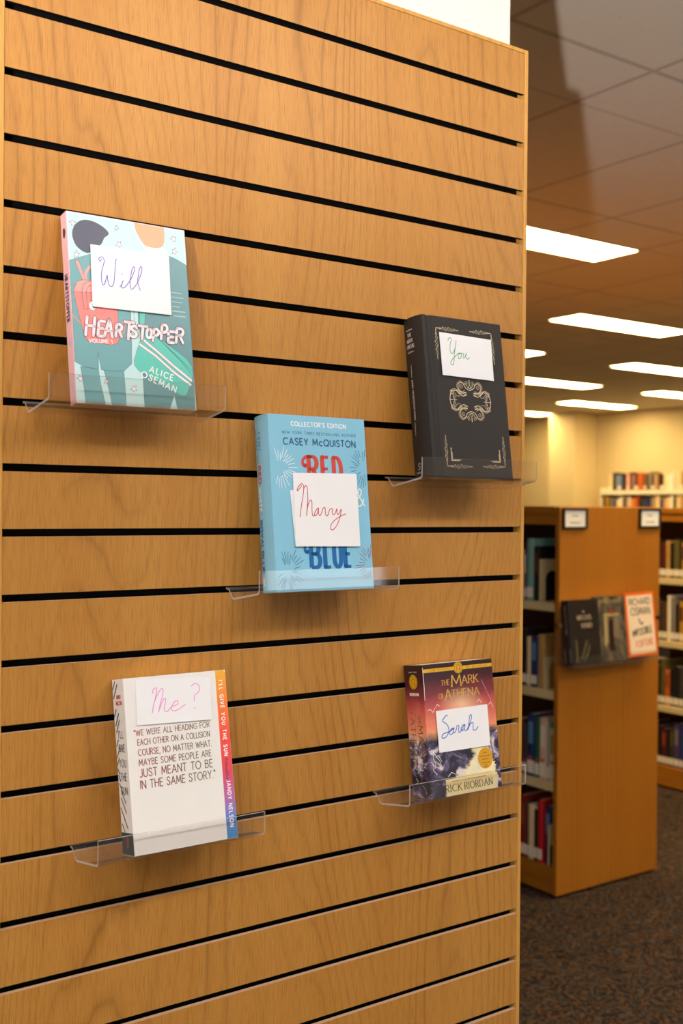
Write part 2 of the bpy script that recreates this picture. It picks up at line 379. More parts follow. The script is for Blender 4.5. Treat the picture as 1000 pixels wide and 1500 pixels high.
# ------------------------------------------------------------------ ceiling lights
diffuser = emit_mat('lit_diffuser', WARM, FIXTURE); diffuser_white = emit_mat('lit_diffuser_white', NEAR_COL, NEAR); fixture_white = mat('fixture_white', (230, 226, 216), 0.5)
def ceiling_light(x, y, label, wy=0.30, dm=None):
    t = thing('ceiling_light', label, 'ceiling light', (x + 0.6, y + wy / 2, CH), 'recessed ceiling light panels')
    b = BM(); hx, hy = 0.6, wy / 2
    for q in ((-hx - .012, hx + .012, -hy - .012, -hy), (-hx - .012, hx + .012, hy, hy + .012), (-hx - .012, -hx, -hy, hy), (hx, hx + .012, -hy, hy)): box(b, *q, -0.008, 0.0)
    obj('frame', b, fixture_white, t)
    b = BM(); box(b, -hx, hx, -hy, hy, -0.006, 0.0); obj('diffuser', b, dm or diffuser, t)
    return t
for x, y, l in ((2.10, 2.51, 'largest and nearest lit ceiling panel, beside the top of the display panel'),
                (4.47, 3.97, 'lit ceiling panel second from the top, shown whole right of the first'),
                (6.77, 5.41, 'third lit ceiling panel down, cut off by the right edge of the photo'),
                (4.45, 5.45, 'short stub of a lit ceiling panel beside the black book with green note'),
                (6.77, 6.85, 'long lit ceiling panel emerging from behind the display panel edge, above the pilaster'),
                (8.90, 6.80, 'smallest lit ceiling panel at the right edge of the photo'),
                (9.00, 8.22, 'lit ceiling panel right above the cream pilaster, closest to the wall'),
                (8.98, 9.68, 'lowest stub of a lit ceiling panel beside the display panel edge')):
    ceiling_light(x, y, l)
for x, y in ((2.22, 0.98), (2.22, -0.45), (4.47, 2.51), (4.47, 1.07), (2.10, 3.97), (6.77, 3.97), (4.47, 6.85), (6.77, 8.22)):  # first two are added off the grid to light the bookcase end
    ceiling_light(x, y, 'recessed lit ceiling panel outside the photo, an unseen addition to the others')
for x, y in ((-0.25, -1.81), (-2.6, -1.81), (2.10, -1.81)):
    ceiling_light(x, y, 'recessed whiter ceiling panel above the display area, outside the photo', 0.30, diffuser_white)

# ------------------------------------------------------------------ clear shelves on the panel
def offset_profile(pts, th):
    L, Rr = [], []
    for i, p in enumerate(pts):
        d0 = Vector(pts[i]) - Vector(pts[i - 1]) if i else Vector(pts[1]) - Vector(pts[0])
        d1 = Vector(pts[i + 1]) - Vector(pts[i]) if i < len(pts) - 1 else d0
        n = (Vector((-d0.y, d0.x)).normalized() + Vector((-d1.y, d1.x)).normalized()).normalized()
        k = th / 2 / max(n.dot(Vector((-d1.y, d1.x)).normalized()), 0.5)
        L.append(tuple(Vector(p) + n * k)); Rr.append(tuple(Vector(p) - n * k))
    return L + Rr[::-1]
ctr = [(0.0080, -0.0035), (0.0, -0.0045), (-0.0045, -0.0095), (-0.0100, -0.0152), (-0.0128, -0.0162), (-0.017, -0.0157), (-0.0735, -0.0061), (-0.0763, -0.0045), (-0.0772, -0.0015), (-0.0772, 0.0235)]
SHELF = offset_profile(ctr, 0.0026)
def base_z(y):       # upper face of the sloping tray
    return -0.0157 + (-0.017 - y) * (0.0096 / 0.0565) + 0.0013
def acrylic_shelf(x0, slot, label):
    z = S0 - slot * PT; b = BM()
    sweep(b, SHELF, 0.0, 0.2235, lambda p, a: (a, p[0], p[1]), 0, True, 1)
    n = len(ctr)
    b.faces.ensure_lookup_table()
    b.faces[n - 1].material_index = 1; b.faces[2 * n - 1].material_index = 1
    o = obj('acrylic_shelf', b, [acr, acr_edge]); o.location = (x0, 0, z); tag(o, label, 'shelf', 'clear acrylic shelves hooked into the panel'); return z
SHX = {1: (-0.804, 6), 2: (-0.530, 9), 3: (-0.267, 7), 4: (-0.743, 13), 5: (-0.284, 13)}
SLAB = {1: 'clear acrylic shelf carrying the teal and pink paperback, highest on the panel', 2: 'clear acrylic shelf carrying the light blue hardback, middle of the panel',
        3: 'clear acrylic shelf carrying the black hardback, overhanging the panel edge', 4: 'clear acrylic shelf carrying the white paperback, lower left of the panel',
        5: 'clear acrylic shelf carrying the storm cover paperback, lower right of the panel'}
for k in SHX: acrylic_shelf(SHX[k][0], SHX[k][1], SLAB[k])

# ------------------------------------------------------------------ the five displayed books
BK = {1: (-.7644, -.0585, 8.98, .1541, .2306, .0183), 2: (-.4939, -.0634, 6.60, .155, .234, .0351), 3: (-.2405, -.0735, 7.65, .1519, .2367, .0421),
      4: (-.6943, -.0712, 10.19, .1397, .2085, .0336), 5: (-.2369, -.0693, 7.8, .1357, .190, .0426)}
BMX = {}
def book_root(k, label):
    x, yb, lean, w, h, t = BK[k]; th = math.radians(lean)
    N = Vector((0, -math.cos(th), math.sin(th))); U = Vector((0, math.sin(th), math.cos(th)))
    zb = base_z(yb) + 0.0004
    back = yb + math.cos(th) * t
    zb = max(zb, base_z(min(back, -0.016)) + math.sin(th) * t + 0.0003) if back < -0.016 else max(zb, base_z(-0.017) + math.sin(th) * (-0.017 - yb) + 0.0003)
    M = Matrix(((1, 0, 0, x), (0, U.y, N.y, yb), (0, U.z, N.z, S0 - SHX[k][1] * PT + zb), (0, 0, 0, 1)))
    BMX[k] = M
    return thing('book', label, 'book', matrix=M), w, h, t
def make_cover(root, w, h, t, m, thick, bulge, groove=0.0, over=0.0):
    """wrap-round cover swept up the book; spine on -x; front face z=0"""
    out = [(w, 0.0)]
    if groove:
        out += [(0.016, 0.0)] + [(0.0105 + 0.0055 * math.cos(a), -groove * math.sin(a)) for a in [math.pi * i / 6 for i in range(1, 6)]] + [(0.005, 0.0)]
    r = 0.0016
    n = 12
    out += [(r, 0.0)]
    for i in range(n + 1):
        f = i / n; z = -r * 0.4 - (t - 0.8 * r) * f
        out.append((-bulge * math.sin(math.pi * (0.06 + 0.88 * f)) if bulge else -0.0, z))
    out += [(r, -t), (w, -t)]
    inn = [(p[0] if i in (0, len(out) - 1) else max(p[0] + thick, 0 if not bulge else p[0] + thick), max(min(p[1], -thick), -t + thick)) for i, p in enumerate(out)]
    b = BM()
    A = [b.verts.new((p[0], 0, p[1])) for p in out]; B = [b.verts.new((p[0], h, p[1])) for p in out]
    C_ = [b.verts.new((p[0], 0, p[1])) for p in inn]; D_ = [b.verts.new((p[0], h, p[1])) for p in inn]
    for i in range(len(out) - 1):
        b.faces.new((A[i], A[i + 1], B[i + 1], B[i])); b.faces.new((C_[i + 1], C_[i], D_[i], D_[i + 1]))
        b.faces.new((A[i + 1], A[i], C_[i], C_[i + 1])); b.faces.new((B[i], B[i + 1], D_[i + 1], D_[i]))
    for i in (0, len(out) - 1): b.faces.new((A[i], B[i], D_[i], C_[i]))
    bmesh.ops.remove_doubles(b, verts=b.verts[:], dist=1e-6)
    c = obj('cover', b, m, root)
    e = max(over, 0.0004)
    b = BM(); box(b, thick + 0.0004, w - e, e, h - e, -t + thick + 0.0002, -thick - 0.0002); obj('page_block', b, paper, root)
    return c
def spine_fn(t, bulge):
    """text runs down the spine: u along it, v across it towards the front cover"""
    def f(u, v, d):
        z = max(min(v, -0.0004), -t + 0.0004); s = max(0.0, min(1.0, (-z - 0.00064) / (t - 0.00128)))
        return (-bulge * math.sin(math.pi * (0.06 + 0.88 * s)) - d - 0.00012, u, z)
    return f
def down(polys, y, z):      # lettering laid out rightwards becomes lettering running down the spine
    return [[(y - p[0], z + p[1]) for p in q] for q in polys]
def level(polys, sy, sz):   # lettering that stays upright on the spine
    return [[(sy + p[1], sz + p[0]) for p in q] for q in polys]
HW1= [[[40.0,176.1],[38.1,173.4],[36.7,175.7],[38.4,178.4],[41.6,178.9],[43.4,175.5],[42.7,171.4],[40.0,163.5],[38.7,156.8],[38.5,150.3],[39.4,145.5],[40.9,144.6],[42.8,147.8],[45.3,155.5],[46.2,156.9],[46.3,152.4],[47.1,147.0],[49.2,144.0],[51.9,144.9],[54.1,150.1],[55.6,159.1],[57.0,169.2],[57.9,176.5],[59.6,178.9]],[[61.4,145.0],[63.4,147.4],[66.0,153.3],[63.6,146.9],[63.9,143.9],[67.5,145.2],[71.8,150.1],[77.5,158.6],[81.5,167.5],[82.4,171.8],[80.7,172.4],[78.5,168.2],[76.9,161.9],[75.1,155.0],[74.6,147.7],[75.7,143.8],[79.0,145.5],[82.8,150.4],[88.0,160.0],[91.3,168.3],[91.6,173.4],[90.1,173.7],[88.1,169.5],[86.4,162.0],[85.1,156.3],[85.8,149.7],[87.5,143.8]],[[65.5,161.8],[65.9,161.5]]]
HW2= [[[37.5,132.7],[37.3,134.4],[39.9,138.4],[43.4,141.5],[46.1,141.9],[47.7,138.9],[47.3,133.1],[45.6,125.1],[42.4,113.0],[40.3,104.1],[39.2,98.3]],[[37.8,132.4],[41.5,136.0],[44.7,139.5]],[[45.6,125.1],[47.3,133.1],[48.8,137.6],[51.3,139.6],[53.1,137.2],[53.4,130.2],[53.0,121.1],[51.3,110.1],[49.4,99.6]],[[50.1,104.1],[53.1,114.1],[56.5,119.7],[58.7,120.2],[59.3,116.2],[58.7,108.2],[58.8,101.2],[60.5,99.0],[62.7,101.2]],[[68.4,109.8],[65.9,107.7],[62.8,103.2],[62.4,100.2],[64.5,99.7],[67.5,104.2],[69.3,109.8],[68.8,103.2],[70.2,99.7],[72.7,101.7],[75.5,107.3],[77.3,110.1],[80.0,110.1],[79.7,106.3],[80.0,101.3],[81.7,99.2],[84.2,101.3],[86.9,107.4],[88.7,108.9],[91.9,108.6],[90.8,104.3],[92.2,101.5],[95.4,102.3],[98.9,109.0],[98.6,104.4],[100.0,101.5],[102.8,103.4],[105.9,108.5],[104.6,101.4],[101.6,94.2],[96.7,86.1],[91.4,81.3],[87.7,80.9],[86.5,84.1],[89.6,89.7],[96.1,94.7],[105.0,99.3],[113.3,102.2]]]
HW3= [[[44.4,201.3],[44.4,203.7],[47.9,206.2],[50.4,204.6],[49.3,200.4],[47.0,194.7],[46.4,188.2],[47.5,183.8],[50.5,183.1],[54.1,187.1],[57.7,194.8],[59.7,203.2]],[[59.7,203.2],[57.7,194.8],[55.3,187.2],[53.4,179.7],[51.9,171.4],[49.6,166.2],[47.2,165.9],[45.4,168.1],[47.2,171.9],[53.8,177.9],[60.2,183.1],[64.6,184.9],[61.8,181.4],[61.0,177.2],[62.8,176.0],[66.4,179.0],[67.4,183.3],[65.1,184.4],[70.0,184.9],[71.7,184.1],[70.3,179.4],[71.8,177.7],[74.9,180.7],[77.3,186.0],[76.1,180.8],[77.3,177.1],[80.6,177.5],[82.6,179.6]]]
HW4= [[[37.5,187.9],[36.8,190.0],[39.0,192.8],[41.8,194.0],[42.7,191.4],[41.1,185.1],[38.3,177.4],[35.9,169.8],[34.6,164.5]],[[37.9,176.5],[42.1,184.0],[47.1,190.6],[50.5,192.3],[51.0,189.2],[49.2,182.4],[45.7,173.8],[43.1,164.6]],[[44.1,167.0],[48.1,175.5],[51.1,179.2],[53.6,179.5],[53.0,175.1],[50.8,168.3],[51.6,164.7],[54.3,164.0],[57.3,166.2],[60.3,168.9],[64.8,169.9],[69.5,172.0],[69.7,175.0],[67.0,175.7],[62.8,172.1],[60.2,167.4],[61.9,164.2],[66.6,164.2],[72.4,166.2],[79.5,170.3]],[[90.4,191.6],[92.3,193.7],[96.4,194.5],[100.2,192.0],[101.0,187.3],[98.8,183.4],[94.6,181.2],[92.9,178.4],[92.5,173.5]],[[91.7,164.8],[92.6,164.4]]]
HW5= [[[39.2,114.4],[36.7,114.7],[32.7,111.6],[29.3,108.2],[31.4,105.7],[36.1,102.8],[39.0,97.9],[39.3,92.3],[35.6,86.2],[30.3,83.3],[26.1,83.6],[25.7,86.4],[29.1,89.2],[34.8,90.5],[40.4,90.8],[45.6,93.4],[49.0,95.9]],[[48.9,95.4],[44.5,94.5],[41.0,90.7],[40.6,87.5],[43.7,86.7],[47.8,90.4],[49.9,95.3],[47.9,91.3],[48.2,88.5],[51.4,89.5],[54.5,94.4],[55.4,97.5],[58.0,98.2],[59.3,96.6],[57.9,91.2],[58.4,88.1],[61.4,88.9],[66.4,94.0],[69.9,97.6]],[[70.8,98.0],[67.4,97.7],[63.6,94.3],[62.9,91.1],[65.2,89.6],[69.0,92.8],[71.4,97.7],[69.4,92.7],[70.3,89.6],[73.5,89.9],[77.8,94.7],[83.2,102.6],[85.4,108.0],[84.7,111.1],[82.0,109.3],[79.7,102.0],[77.8,94.7],[76.0,89.7]],[[76.4,90.6],[79.9,95.9],[84.1,99.2],[87.2,98.4],[86.4,93.7],[86.2,89.5],[89.2,87.8],[93.3,89.7],[96.1,92.2]]]
def note_card(k, corners, strokes, ink_mat, pen, label, z0=0.0006):
    """a paper card lying on the cover; corners in cover millimetres"""
    t = thing('note_card', label, 'note card', matrix=BMX[k] @ Matrix.Translation((0, max(c[1] for c in corners) / 1000, z0)) @ Matrix.Rotation(-0.016, 4, 'X') @ Matrix.Translation((0, -max(c[1] for c in corners) / 1000, 0)), group='white note cards on the books')
    b = BM(); sweep(b, [(u / 1000, v / 1000) for u, v in corners], 0.0, 0.0004, lambda p, a: (p[0], p[1], a)); obj('paper', b, card_white, t)
    if strokes:
        ik = Ink()
        for s in strokes: ik.add(ribbon(crom([tuple(p) for p in s], 6), pen), ink_mat)
        ik.build('handwriting', lambda u, v, d: (u, v, 0.0004 + d), t)
    return t

# ---- teal and pink paperback
rt, w, h, t = book_root(1, 'teal paperback with pink spine and coral rucksack on its cover, upper left')
aqua = mat('print_aqua', (186, 222, 222), 0.35); teal = mat('print_teal', (96, 156, 160), 0.35); teal2 = mat('print_teal_dark', (84, 138, 142), 0.35)
coral = mat('print_coral', (240, 122, 112), 0.35); coral2 = mat('print_coral_light', (246, 150, 140), 0.35); pink = mat('print_pink', (244, 190, 196), 0.35)
sea = mat('print_sea_green', (76, 190, 172), 0.35); navy = mat('print_navy', (52, 54, 78), 0.35); tan = mat('print_tan', (232, 162, 116), 0.35); white_ink = mat('print_white', (245, 244, 244), 0.35)
pale_ink = mat('print_pale_teal', (178, 206, 206), 0.35); ltpink = mat('print_light_pink', (246, 222, 226), 0.35)
make_cover(rt, w, h, t, pink, 0.0004, 0.0)
ik = Ink()
rect = lambda a, b_, c, d: [(a, c), (b_, c), (b_, d), (a, d)]
def shape(pts, m, layer, line=None, lw=0.35):
    ik.add([pts], m, layer)
    if line: ik.add(ribbon(list(pts) + [pts[0]], lw, False), line, layer + 1)
ik.add([rect(0.6, 153.9, 0.4, 230.2)], aqua, 0)
# abstract stand-in picture: colour masses, a rucksack and a striped sports bag
shape(crom([(24, 182), (17, 184), (9, 191), (6, 204), (11, 216), (22, 223), (36, 222), (48, 216), (52, 210), (46, 204), (42, 196), (34, 190), (28, 184)], 4), navy, 2)
shape(crom([(86, 229.8), (88, 219), (95, 207), (101, 202), (115, 202), (123, 206), (126, 216), (126, 229.8)], 4)[:], tan, 2)
shape(crom([(96, 205), (99, 198), (103, 190), (112, 184), (126, 186), (128, 195), (123, 204), (114, 201), (104, 201)], 4), ltpink, 1)
shape([(0.8, 170), (12, 175), (26, 181), (44, 180), (60, 150), (74.4, 115.6), (73, 75), (71.5, 52), (61.3, 42.5), (40, 41), (29.8, 42), (12, 43.5), (0.8, 49)], teal, 3, navy)
shape([(7.2, 44), (29, 41.5), (31, 24), (35.4, 0.6), (11.4, 0.6), (10, 20)], teal, 2, navy)
shape([(36, 41), (61, 42.5), (61.5, 20), (61.4, 0.6), (43.6, 0.6), (40, 22)], teal, 2, navy)
ik.add(ribbon([(29.7, 62.7), (29.2, 42)], 0.5, False), navy, 5); ik.add([[(29.9, 56), (29.3, 41.2), (32.2, 41.4)]], aqua, 5)
shape([(99, 189), (112, 194), (129, 194.4), (141, 191), (153.8, 185.2), (153.8, 96), (153.8, 44), (152.2, 0.6), (128.5, 0.6), (125.4, 17), (118, 0.6), (85.1, 0.6), (85.2, 41), (88, 70), (84, 100), (84, 150)], teal2, 1, navy)
for a in ((84.0, 91.2), (78.5, 80)): ik.add(ribbon([(a[0], 118), (a[0] - .5, 84)], 0.4, False), navy, 3)
shape([(86, 118), (94, 118), (91, 99), (85, 99)], sea, 3, navy)
shape([(7.4, 171), (12.2, 171.6), (19.6, 148), (16.4, 146.9)], coral2, 5, navy); ik.add(ribbon(crom([(19.7, 147), (20.2, 157.7), (26.3, 166.5)]), 3.0), coral2, 5)
shape([(3.6, 132.8), (8.3, 145.1), (16, 148.5), (25.3, 148.9), (45, 144), (57.5, 128), (57.6, 116), (57, 80), (54.5, 75.5), (48, 72.8), (19.5, 73.6), (14.5, 79), (10, 100)], coral, 5, navy)
shape([(3.6, 132.8), (8.3, 145.1), (16, 148.5), (25.3, 148.9), (40, 146), (40, 134.5), (26, 134)], coral2, 6, navy)
ik.add(ribbon(crom([(15.2, 113), (14, 133.3), (16.9, 143), (25.2, 148.1)]), 0.45), navy, 8); ik.add(ribbon(crom([(20.5, 113), (19.5, 133), (22.5, 141), (27, 143)]), 0.45), navy, 8); ik.add(ribbon([(15.2, 113), (20.5, 113)], 0.4), navy, 8)
shape(ell(26, 118, 4.4, 5.6, n=16)[:-1], white_ink, 8, navy); ik.add([ell(28, 119, 2.4, 4, n=12)[:-1]], teal, 9)
ik.add(ribbon([(58, 90), (63.5, 103)], 1.6), coral, 5); ik.add(ribbon([(62, 87), (66.5, 99)], 1.6), coral, 5); ik.add(ribbon([(1, 104), (10, 96)], 1.4), coral, 5)
bag = [(88.5, 100), (85.2, 84.2), (79, 68), (74.8, 56.4), (75.5, 50), (80, 45), (105, 31), (135, 17), (141.5, 18), (147.3, 30), (152.6, 43.6), (152, 55), (146, 64), (125, 78), (108, 88), (97, 98)]
shape(bag, sea, 5, navy)
ik.add(ribbon([(86.6, 84.4), (105, 71), (128, 53), (150.5, 37)], 3.0, False), ltpink, 7); ik.add(ribbon([(83, 77.5), (103, 65), (126, 46.5), (149, 31.5)], 3.0, False), ltpink, 7)
for a in ([(86.6, 84.4), (105, 71), (128, 53), (150.5, 37)], [(83, 77.5), (103, 65), (126, 46.5), (149, 31.5)]):
    for s in (1.6, -1.6): ik.add(ribbon([(p[0], p[1] + s * 1.25) for p in a], 0.35, False), navy, 8)
ik.add(ribbon([(97, 96), (111.5, 84), (135, 63), (151, 45)], 0.35, False), navy, 8); ik.add(ribbon([(104, 91), (120, 77), (140, 60), (151.6, 50)], 0.35, False), navy, 8)
ik.add([[(118.2, 0.6), (125.2, 17), (128.3, 0.6)]], aqua, 4)
for lx, ly, a in ((7.5, 216.5, 0), (62.6, 219, 1), (64.5, 199, .5), (138.3, 217, .3), (10, 178.5, 1.2), (138.5, 201, .9), (6.5, 29, .2), (38.5, 28, .8), (72.6, 21.5, .4)):
    s = 4.6 if ly < 217.5 and lx != 38.5 else 3.4
    star = [(lx + s * r_ * math.cos(a + i * math.pi / 5 + .4), ly + s * 1.2 * r_ * math.sin(a + i * math.pi / 5 + .4)) for i, r_ in enumerate((1, .38, .75, .45, 1.05, .35, .7, .42, .9, .4))]
    shape(star, ltpink, 1 if ly > 100 else 3, navy, 0.45)
ik.build('cover_picture', front, rt)
ik = Ink()
for ch, x, y, hh, ww in (('H', 15.5, 82, 22, 9.5), ('E', 30.5, 82, 18.5, 7), ('A', 38.5, 82.5, 21, 10), ('R', 53, 84, 15, 7.5), ('T', 63, 82, 21, 11.5), ('S', 72, 85.5, 13.5, 7.5), ('T', 81.5, 83.5, 16.5, 10.5), ('O', 92.5, 86, 11.5, 6.5), ('P', 101, 83, 15, 7), ('P', 112, 86.5, 18, 7.5), ('E', 121, 83, 14, 7.5), ('R', 132, 84, 18, 9.5)):
    st, _ = glyph(ch, x, y, hh, ww / (G[ch][0] * hh), 0.14)
    for s in st: ik.add(ribbon(s, 4.9), navy, 12); ik.add(ribbon(s, 3.5), ltpink, 13)
ik.build('title_lettering', front, rt)
ik = Ink(); ik.add(lettering('VOLUME 1', 19.5, 73.2, 4.2, 29, 0.2, 0.26, 0, 1, 0, True, 0.06), white_ink, 9)
ik.add(lettering('ALICE', 94, 44.5, 7.2, 31, 0.17, 0.5, 0, 1, 0, True, -0.30), white_ink, 9)
ik.add(lettering('OSEMAN', 82.5, 37.5, 7.4, 47, 0.17, 0.42, 0, 1, 0, True, -0.36), white_ink, 9)
ik.build('author_lettering', front, rt, True)
ik = Ink()
for q, (a, c) in enumerate(((124, 143), (124, 146), (124, 143), (124, 140), (124, 148), (124, 148))):
    x = 131
    while x < c:
        ln = R.uniform(1.2, 2.6); ik.add(ribbon([(x, 147.5 - q * 5.9), (min(x + ln, c + 1), 147.3 - q * 5.9)], 1.1 if q < 4 else 1.7), pale_ink, 4); x += ln + 1.1
ik.build('quote_lettering', front, rt)
ik = Ink()
x = 155
for ch in 'HEARTSTOPPER':
    st, wd_ = glyph(ch, 0, 0, 8.0, 0.58, 0)
    ik.add(down([p for s in st for p in ribbon(s, 1.5)], x, -14), navy); x -= wd_ + 1.9
ik.add([[(212, -12), (212, -7), (207, -4.5), (202, -6), (199, -9), (203, -12.5)]], navy); ik.add([ell(72, -9, 3, 3, n=12)[:-1]], pale_ink)
for y in range(6): ik.add([rect(14 + y * 2.4, 15.2 + y * 2.4, -11, -7)], pale_ink)
ik.build('spine_lettering', spine_fn(t, 0.0), rt)
note_card(1, [(27.3, 193.1), (25.3, 116.7), (127.2, 117.4), (129.6, 193.6)], HW1, mat('purple_ink', (104, 84, 186), 0.5), 0.95, 'white card handwritten in purple ink on the teal and pink paperback', 0.0013)

# ---- light blue hardback
rt, w, h, t = book_root(2, 'light blue hardback with firework bursts on its jacket, centre of the panel')
sky = mat('print_sky_blue', (136, 198, 224), 0.3, noise=(12, 0.03)); blue = mat('print_blue', (22, 104, 170), 0.35); dblue = mat('print_slate_blue', (40, 92, 140), 0.35); red = mat('print_red', (208, 74, 62), 0.35); maroon = mat('print_maroon', (136, 66, 82), 0.35)
make_cover(rt, w, h, t, sky, 0.0028, 0.004, 0.0, 0.004)
for cx, cy, m, sc in ((13.5, 164, white_ink, 1.0), (150, 166, dblue, 1.0), (17, 28, dblue, 1.0), (152, 33, maroon, 0.95)):
    ik = Ink()
    for i in range(30):
        a = 2 * math.pi * i / 30 + R.uniform(-.05, .05); r0 = R.choice((8, 11, 14)) * sc; r1 = r0 + R.uniform(8, 15) * sc
        p0 = (cx + r0 * math.cos(a), cy + r0 * math.sin(a) * 1.12); p1 = (cx + r1 * math.cos(a), cy + r1 * math.sin(a) * 1.12)
        if not (1.5 < p1[0] < 153.5 and 2 < p1[1] < 230 and 1.5 < p0[0] < 153.5 and p0[1] > 2): continue
        ik.add(ribbon([p0, p1], 0.75), m, 1)
        if i % 3 == 0: ik.add([ell(p1[0] + 1.6 * math.cos(a), p1[1] + 1.6 * math.sin(a), .5, .5, n=8)[:-1]], m, 1)
    ik.build('firework_print', front, rt)
ik = Ink()
ik.add(lettering("COLLECTOR'S EDITION", 34.5, 219.6, 5.6, 88.5, 0.20, 0.34), white_ink, 1)
ik.add(lettering('NEW YORK TIMES BESTSELLING AUTHOR', 20, 208.6, 3.5, 119, 0.17, 0.42), dblue, 1)
ik.add(lettering('CASEY M', 21, 194.2, 8.6, 54, 0.2, 0.3), dblue, 1); ik.add(lettering('c', 78, 194.2, 8.6, 5, 0.2), dblue, 1); ik.add(lettering('QUISTON', 85.5, 194.2, 8.6, 52, 0.2, 0.3), dblue, 1)
ik.build('author_lettering', front, rt, True)
ik = Ink()
def chunky(s, xs, y, hh, m, wt):
    for ch, x, ww in xs:
        st, _ = glyph(ch, x, y, hh, ww / (G[ch][0] * hh), 0)
        for k in st: ik.add(ribbon(k, wt, False, 0.62), m, 1)
    x0 = xs[0][1]
    ik.add(ribbon(crom([(x0 + 4, y + hh + .4), (x0 - 4, y + hh - .6), (x0 - 9, y + hh - 5), (x0 - 9, y + hh - 11), (x0 - 5.5, y + hh - 13)], 5), wt * 0.62), m, 1)
    ik.add([ell(x0 - 5.6, y + hh - 11.6, 2.6, 2.6, n=12)[:-1]], m, 1)
chunky('RED', (('R', 59, 14), ('E', 81, 10), ('D', 99.5, 12)), 146, 33, red, 7.0)
ik.build('title_lettering', front, rt); ik = Ink()
chunky('BLUE', (('B', 55, 14), ('L', 77, 9), ('U', 92, 11), ('E', 110, 9)), 31, 33, blue, 7.0)
ik.build('title_lettering', front, rt); ik = Ink()
ik.add(lettering('&', 133, 113, 24, 15, 0.07), white_ink, 1)
ik.build('title_lettering', front, rt)
ik = Ink(); sp = spine_fn(t, 0.004)
ik.add(down(lettering('CASEY', 0, 0, 4.6, 25, 0.17, 0.4), 212, -22), dblue); ik.add(down(lettering('McQUISTON', 0, 0, 4.2, 43, 0.17, 0.3), 216, -31), dblue)
ik.add(down(lettering('RED', 0, 0, 8.5, 23, 0.26, 0.28), 167, -28), red); ik.add(down(lettering('WHITE', 0, 0, 7, 32, 0.22, 0.26), 139, -28), white_ink)
ik.add(down(lettering('&', 0, 0, 5, 6, 0.1), 103, -27), white_ink); ik.add(down(lettering('ROYAL', 0, 0, 8.5, 36, 0.26, 0.24), 95, -31), blue); ik.add(down(lettering('BLUE', 0, 0, 8.5, 28, 0.28, 0.24), 55, -31), blue)
ik.add([[(20, -29), (20, -22), (15, -25.5), (10, -22), (10, -29)]], white_ink)
ik.build('spine_lettering', sp, rt, True)
note_card(2, [(26.8, 133.3), (30.2, 58.9), (60, 59.5), (60, 133)], None, None, 0, 'plain white card almost hidden behind the card with red handwriting', 0.0005)
note_card(2, [(32.2, 156.3), (30.3, 59.1), (134.0, 57.8), (135.9, 157.7)], HW2, mat('red_ink', (204, 60, 62), 0.5), 1.15, 'near-square white card handwritten in red ink on the light blue hardback', 0.0011)

# ---- black hardback with gold ornaments
rt, w, h, t = book_root(3, 'thick black clothbound hardback with gold scroll ornaments, right of the panel')
cloth = mat('black_book_cloth', (38, 33, 30), 0.6, 0.35, noise=(700, 0.22)); gold = mat('gold_stamping', (214, 194, 160), 0.4, 0.5, 0.25); silver = mat('spine_stamping', (196, 186, 180), 0.4, 0.5)
make_cover(rt, w, h, t, cloth, 0.0030, 0.0055, 0.0022, 0.004)
def filigree(p0, p1, amp, n, w_=0.45):
    """a thin flourish: wavy stem with leaf curls either side, tapering to its ends"""
    d = Vector(p1) - Vector(p0); L = d.length; d.normalize(); nn = Vector((-d.y, d.x)); out = []
    pt = lambda s, a: tuple(Vector(p0) + d * (s * L) + nn * a)
    for ph in (0, math.pi):
        out += ribbon([pt(i / 40, amp * .55 * math.sin(i / 40 * math.pi) * math.sin(i / 40 * n * math.pi + ph)) for i in range(41)], w_)
    for i in range(n):
        s = (i + .5) / n; r_ = amp * .6 * math.sin(s * math.pi)
        c = pt(s, (r_ * .7) * (-1) ** i); out += ribbon(ell(c[0], c[1], r_ * .55, r_ * .55, 0, 300, 10), w_ * .8)
    return out
def mir(polys, cx, cy, sx, sy): return [[(cx + sx * p[0], cy + sy * p[1]) for p in q] for q in polys]
def spiral(cx, cy, r, a0, turns, dirn=1, n=26): return [(cx + r * (1 - .8 * i / n) * math.cos(math.radians(a0 + dirn * 360 * turns * i / n)), cy + r * (1 - .8 * i / n) * math.sin(math.radians(a0 + dirn * 360 * turns * i / n))) for i in range(n + 1)]
ik = Ink(); q = []
for w_, pts in ((1.0, [(8, 9), (13, 6.5), (20, 8.5), (27, 14), (34, 13), (38.5, 6), (39.5, 0)]), (.55, [(8, 12.5), (14, 10), (22, 13), (29, 16.5), (36, 13.5), (39, 6)]), (.55, [(10, 15), (17, 12), (24, 15), (31, 12), (33, 5), (30, 0)]),
                (1.0, [(7, 12), (15, 12), (21, 16.5), (22, 23), (17, 26.5), (11, 24), (8, 19), (0, 15.5)]), (.5, [(19, 13), (24, 18), (24, 24), (18, 28.5), (11, 26)]), (.6, [(12, 23), (8, 25), (4, 20), (0, 18)]), (.5, [(27, 16), (23, 12), (16, 9)]), (.5, [(36, 8), (30, 10), (26, 6), (20, 6)])):
    q += ribbon(crom(pts, 5), w_)
for s in (spiral(9.5, 10.5, 3.6, 200, 1.3), spiral(35, 10.5, 4.2, 20, 1.4), spiral(16, 21, 4.0, 60, 1.4, -1), spiral(5.5, 26.5, 3.4, 250, 1.3), spiral(31.5, 4.5, 3.0, 100, 1.2), spiral(20, 10.5, 2.2, 0, 1.2)): q += ribbon(s, 0.5)
for sx in (1, -1):
    for sy in (1, -1): ik.add(mir(q, 79.6, 114.8, sx, sy), gold, 1)
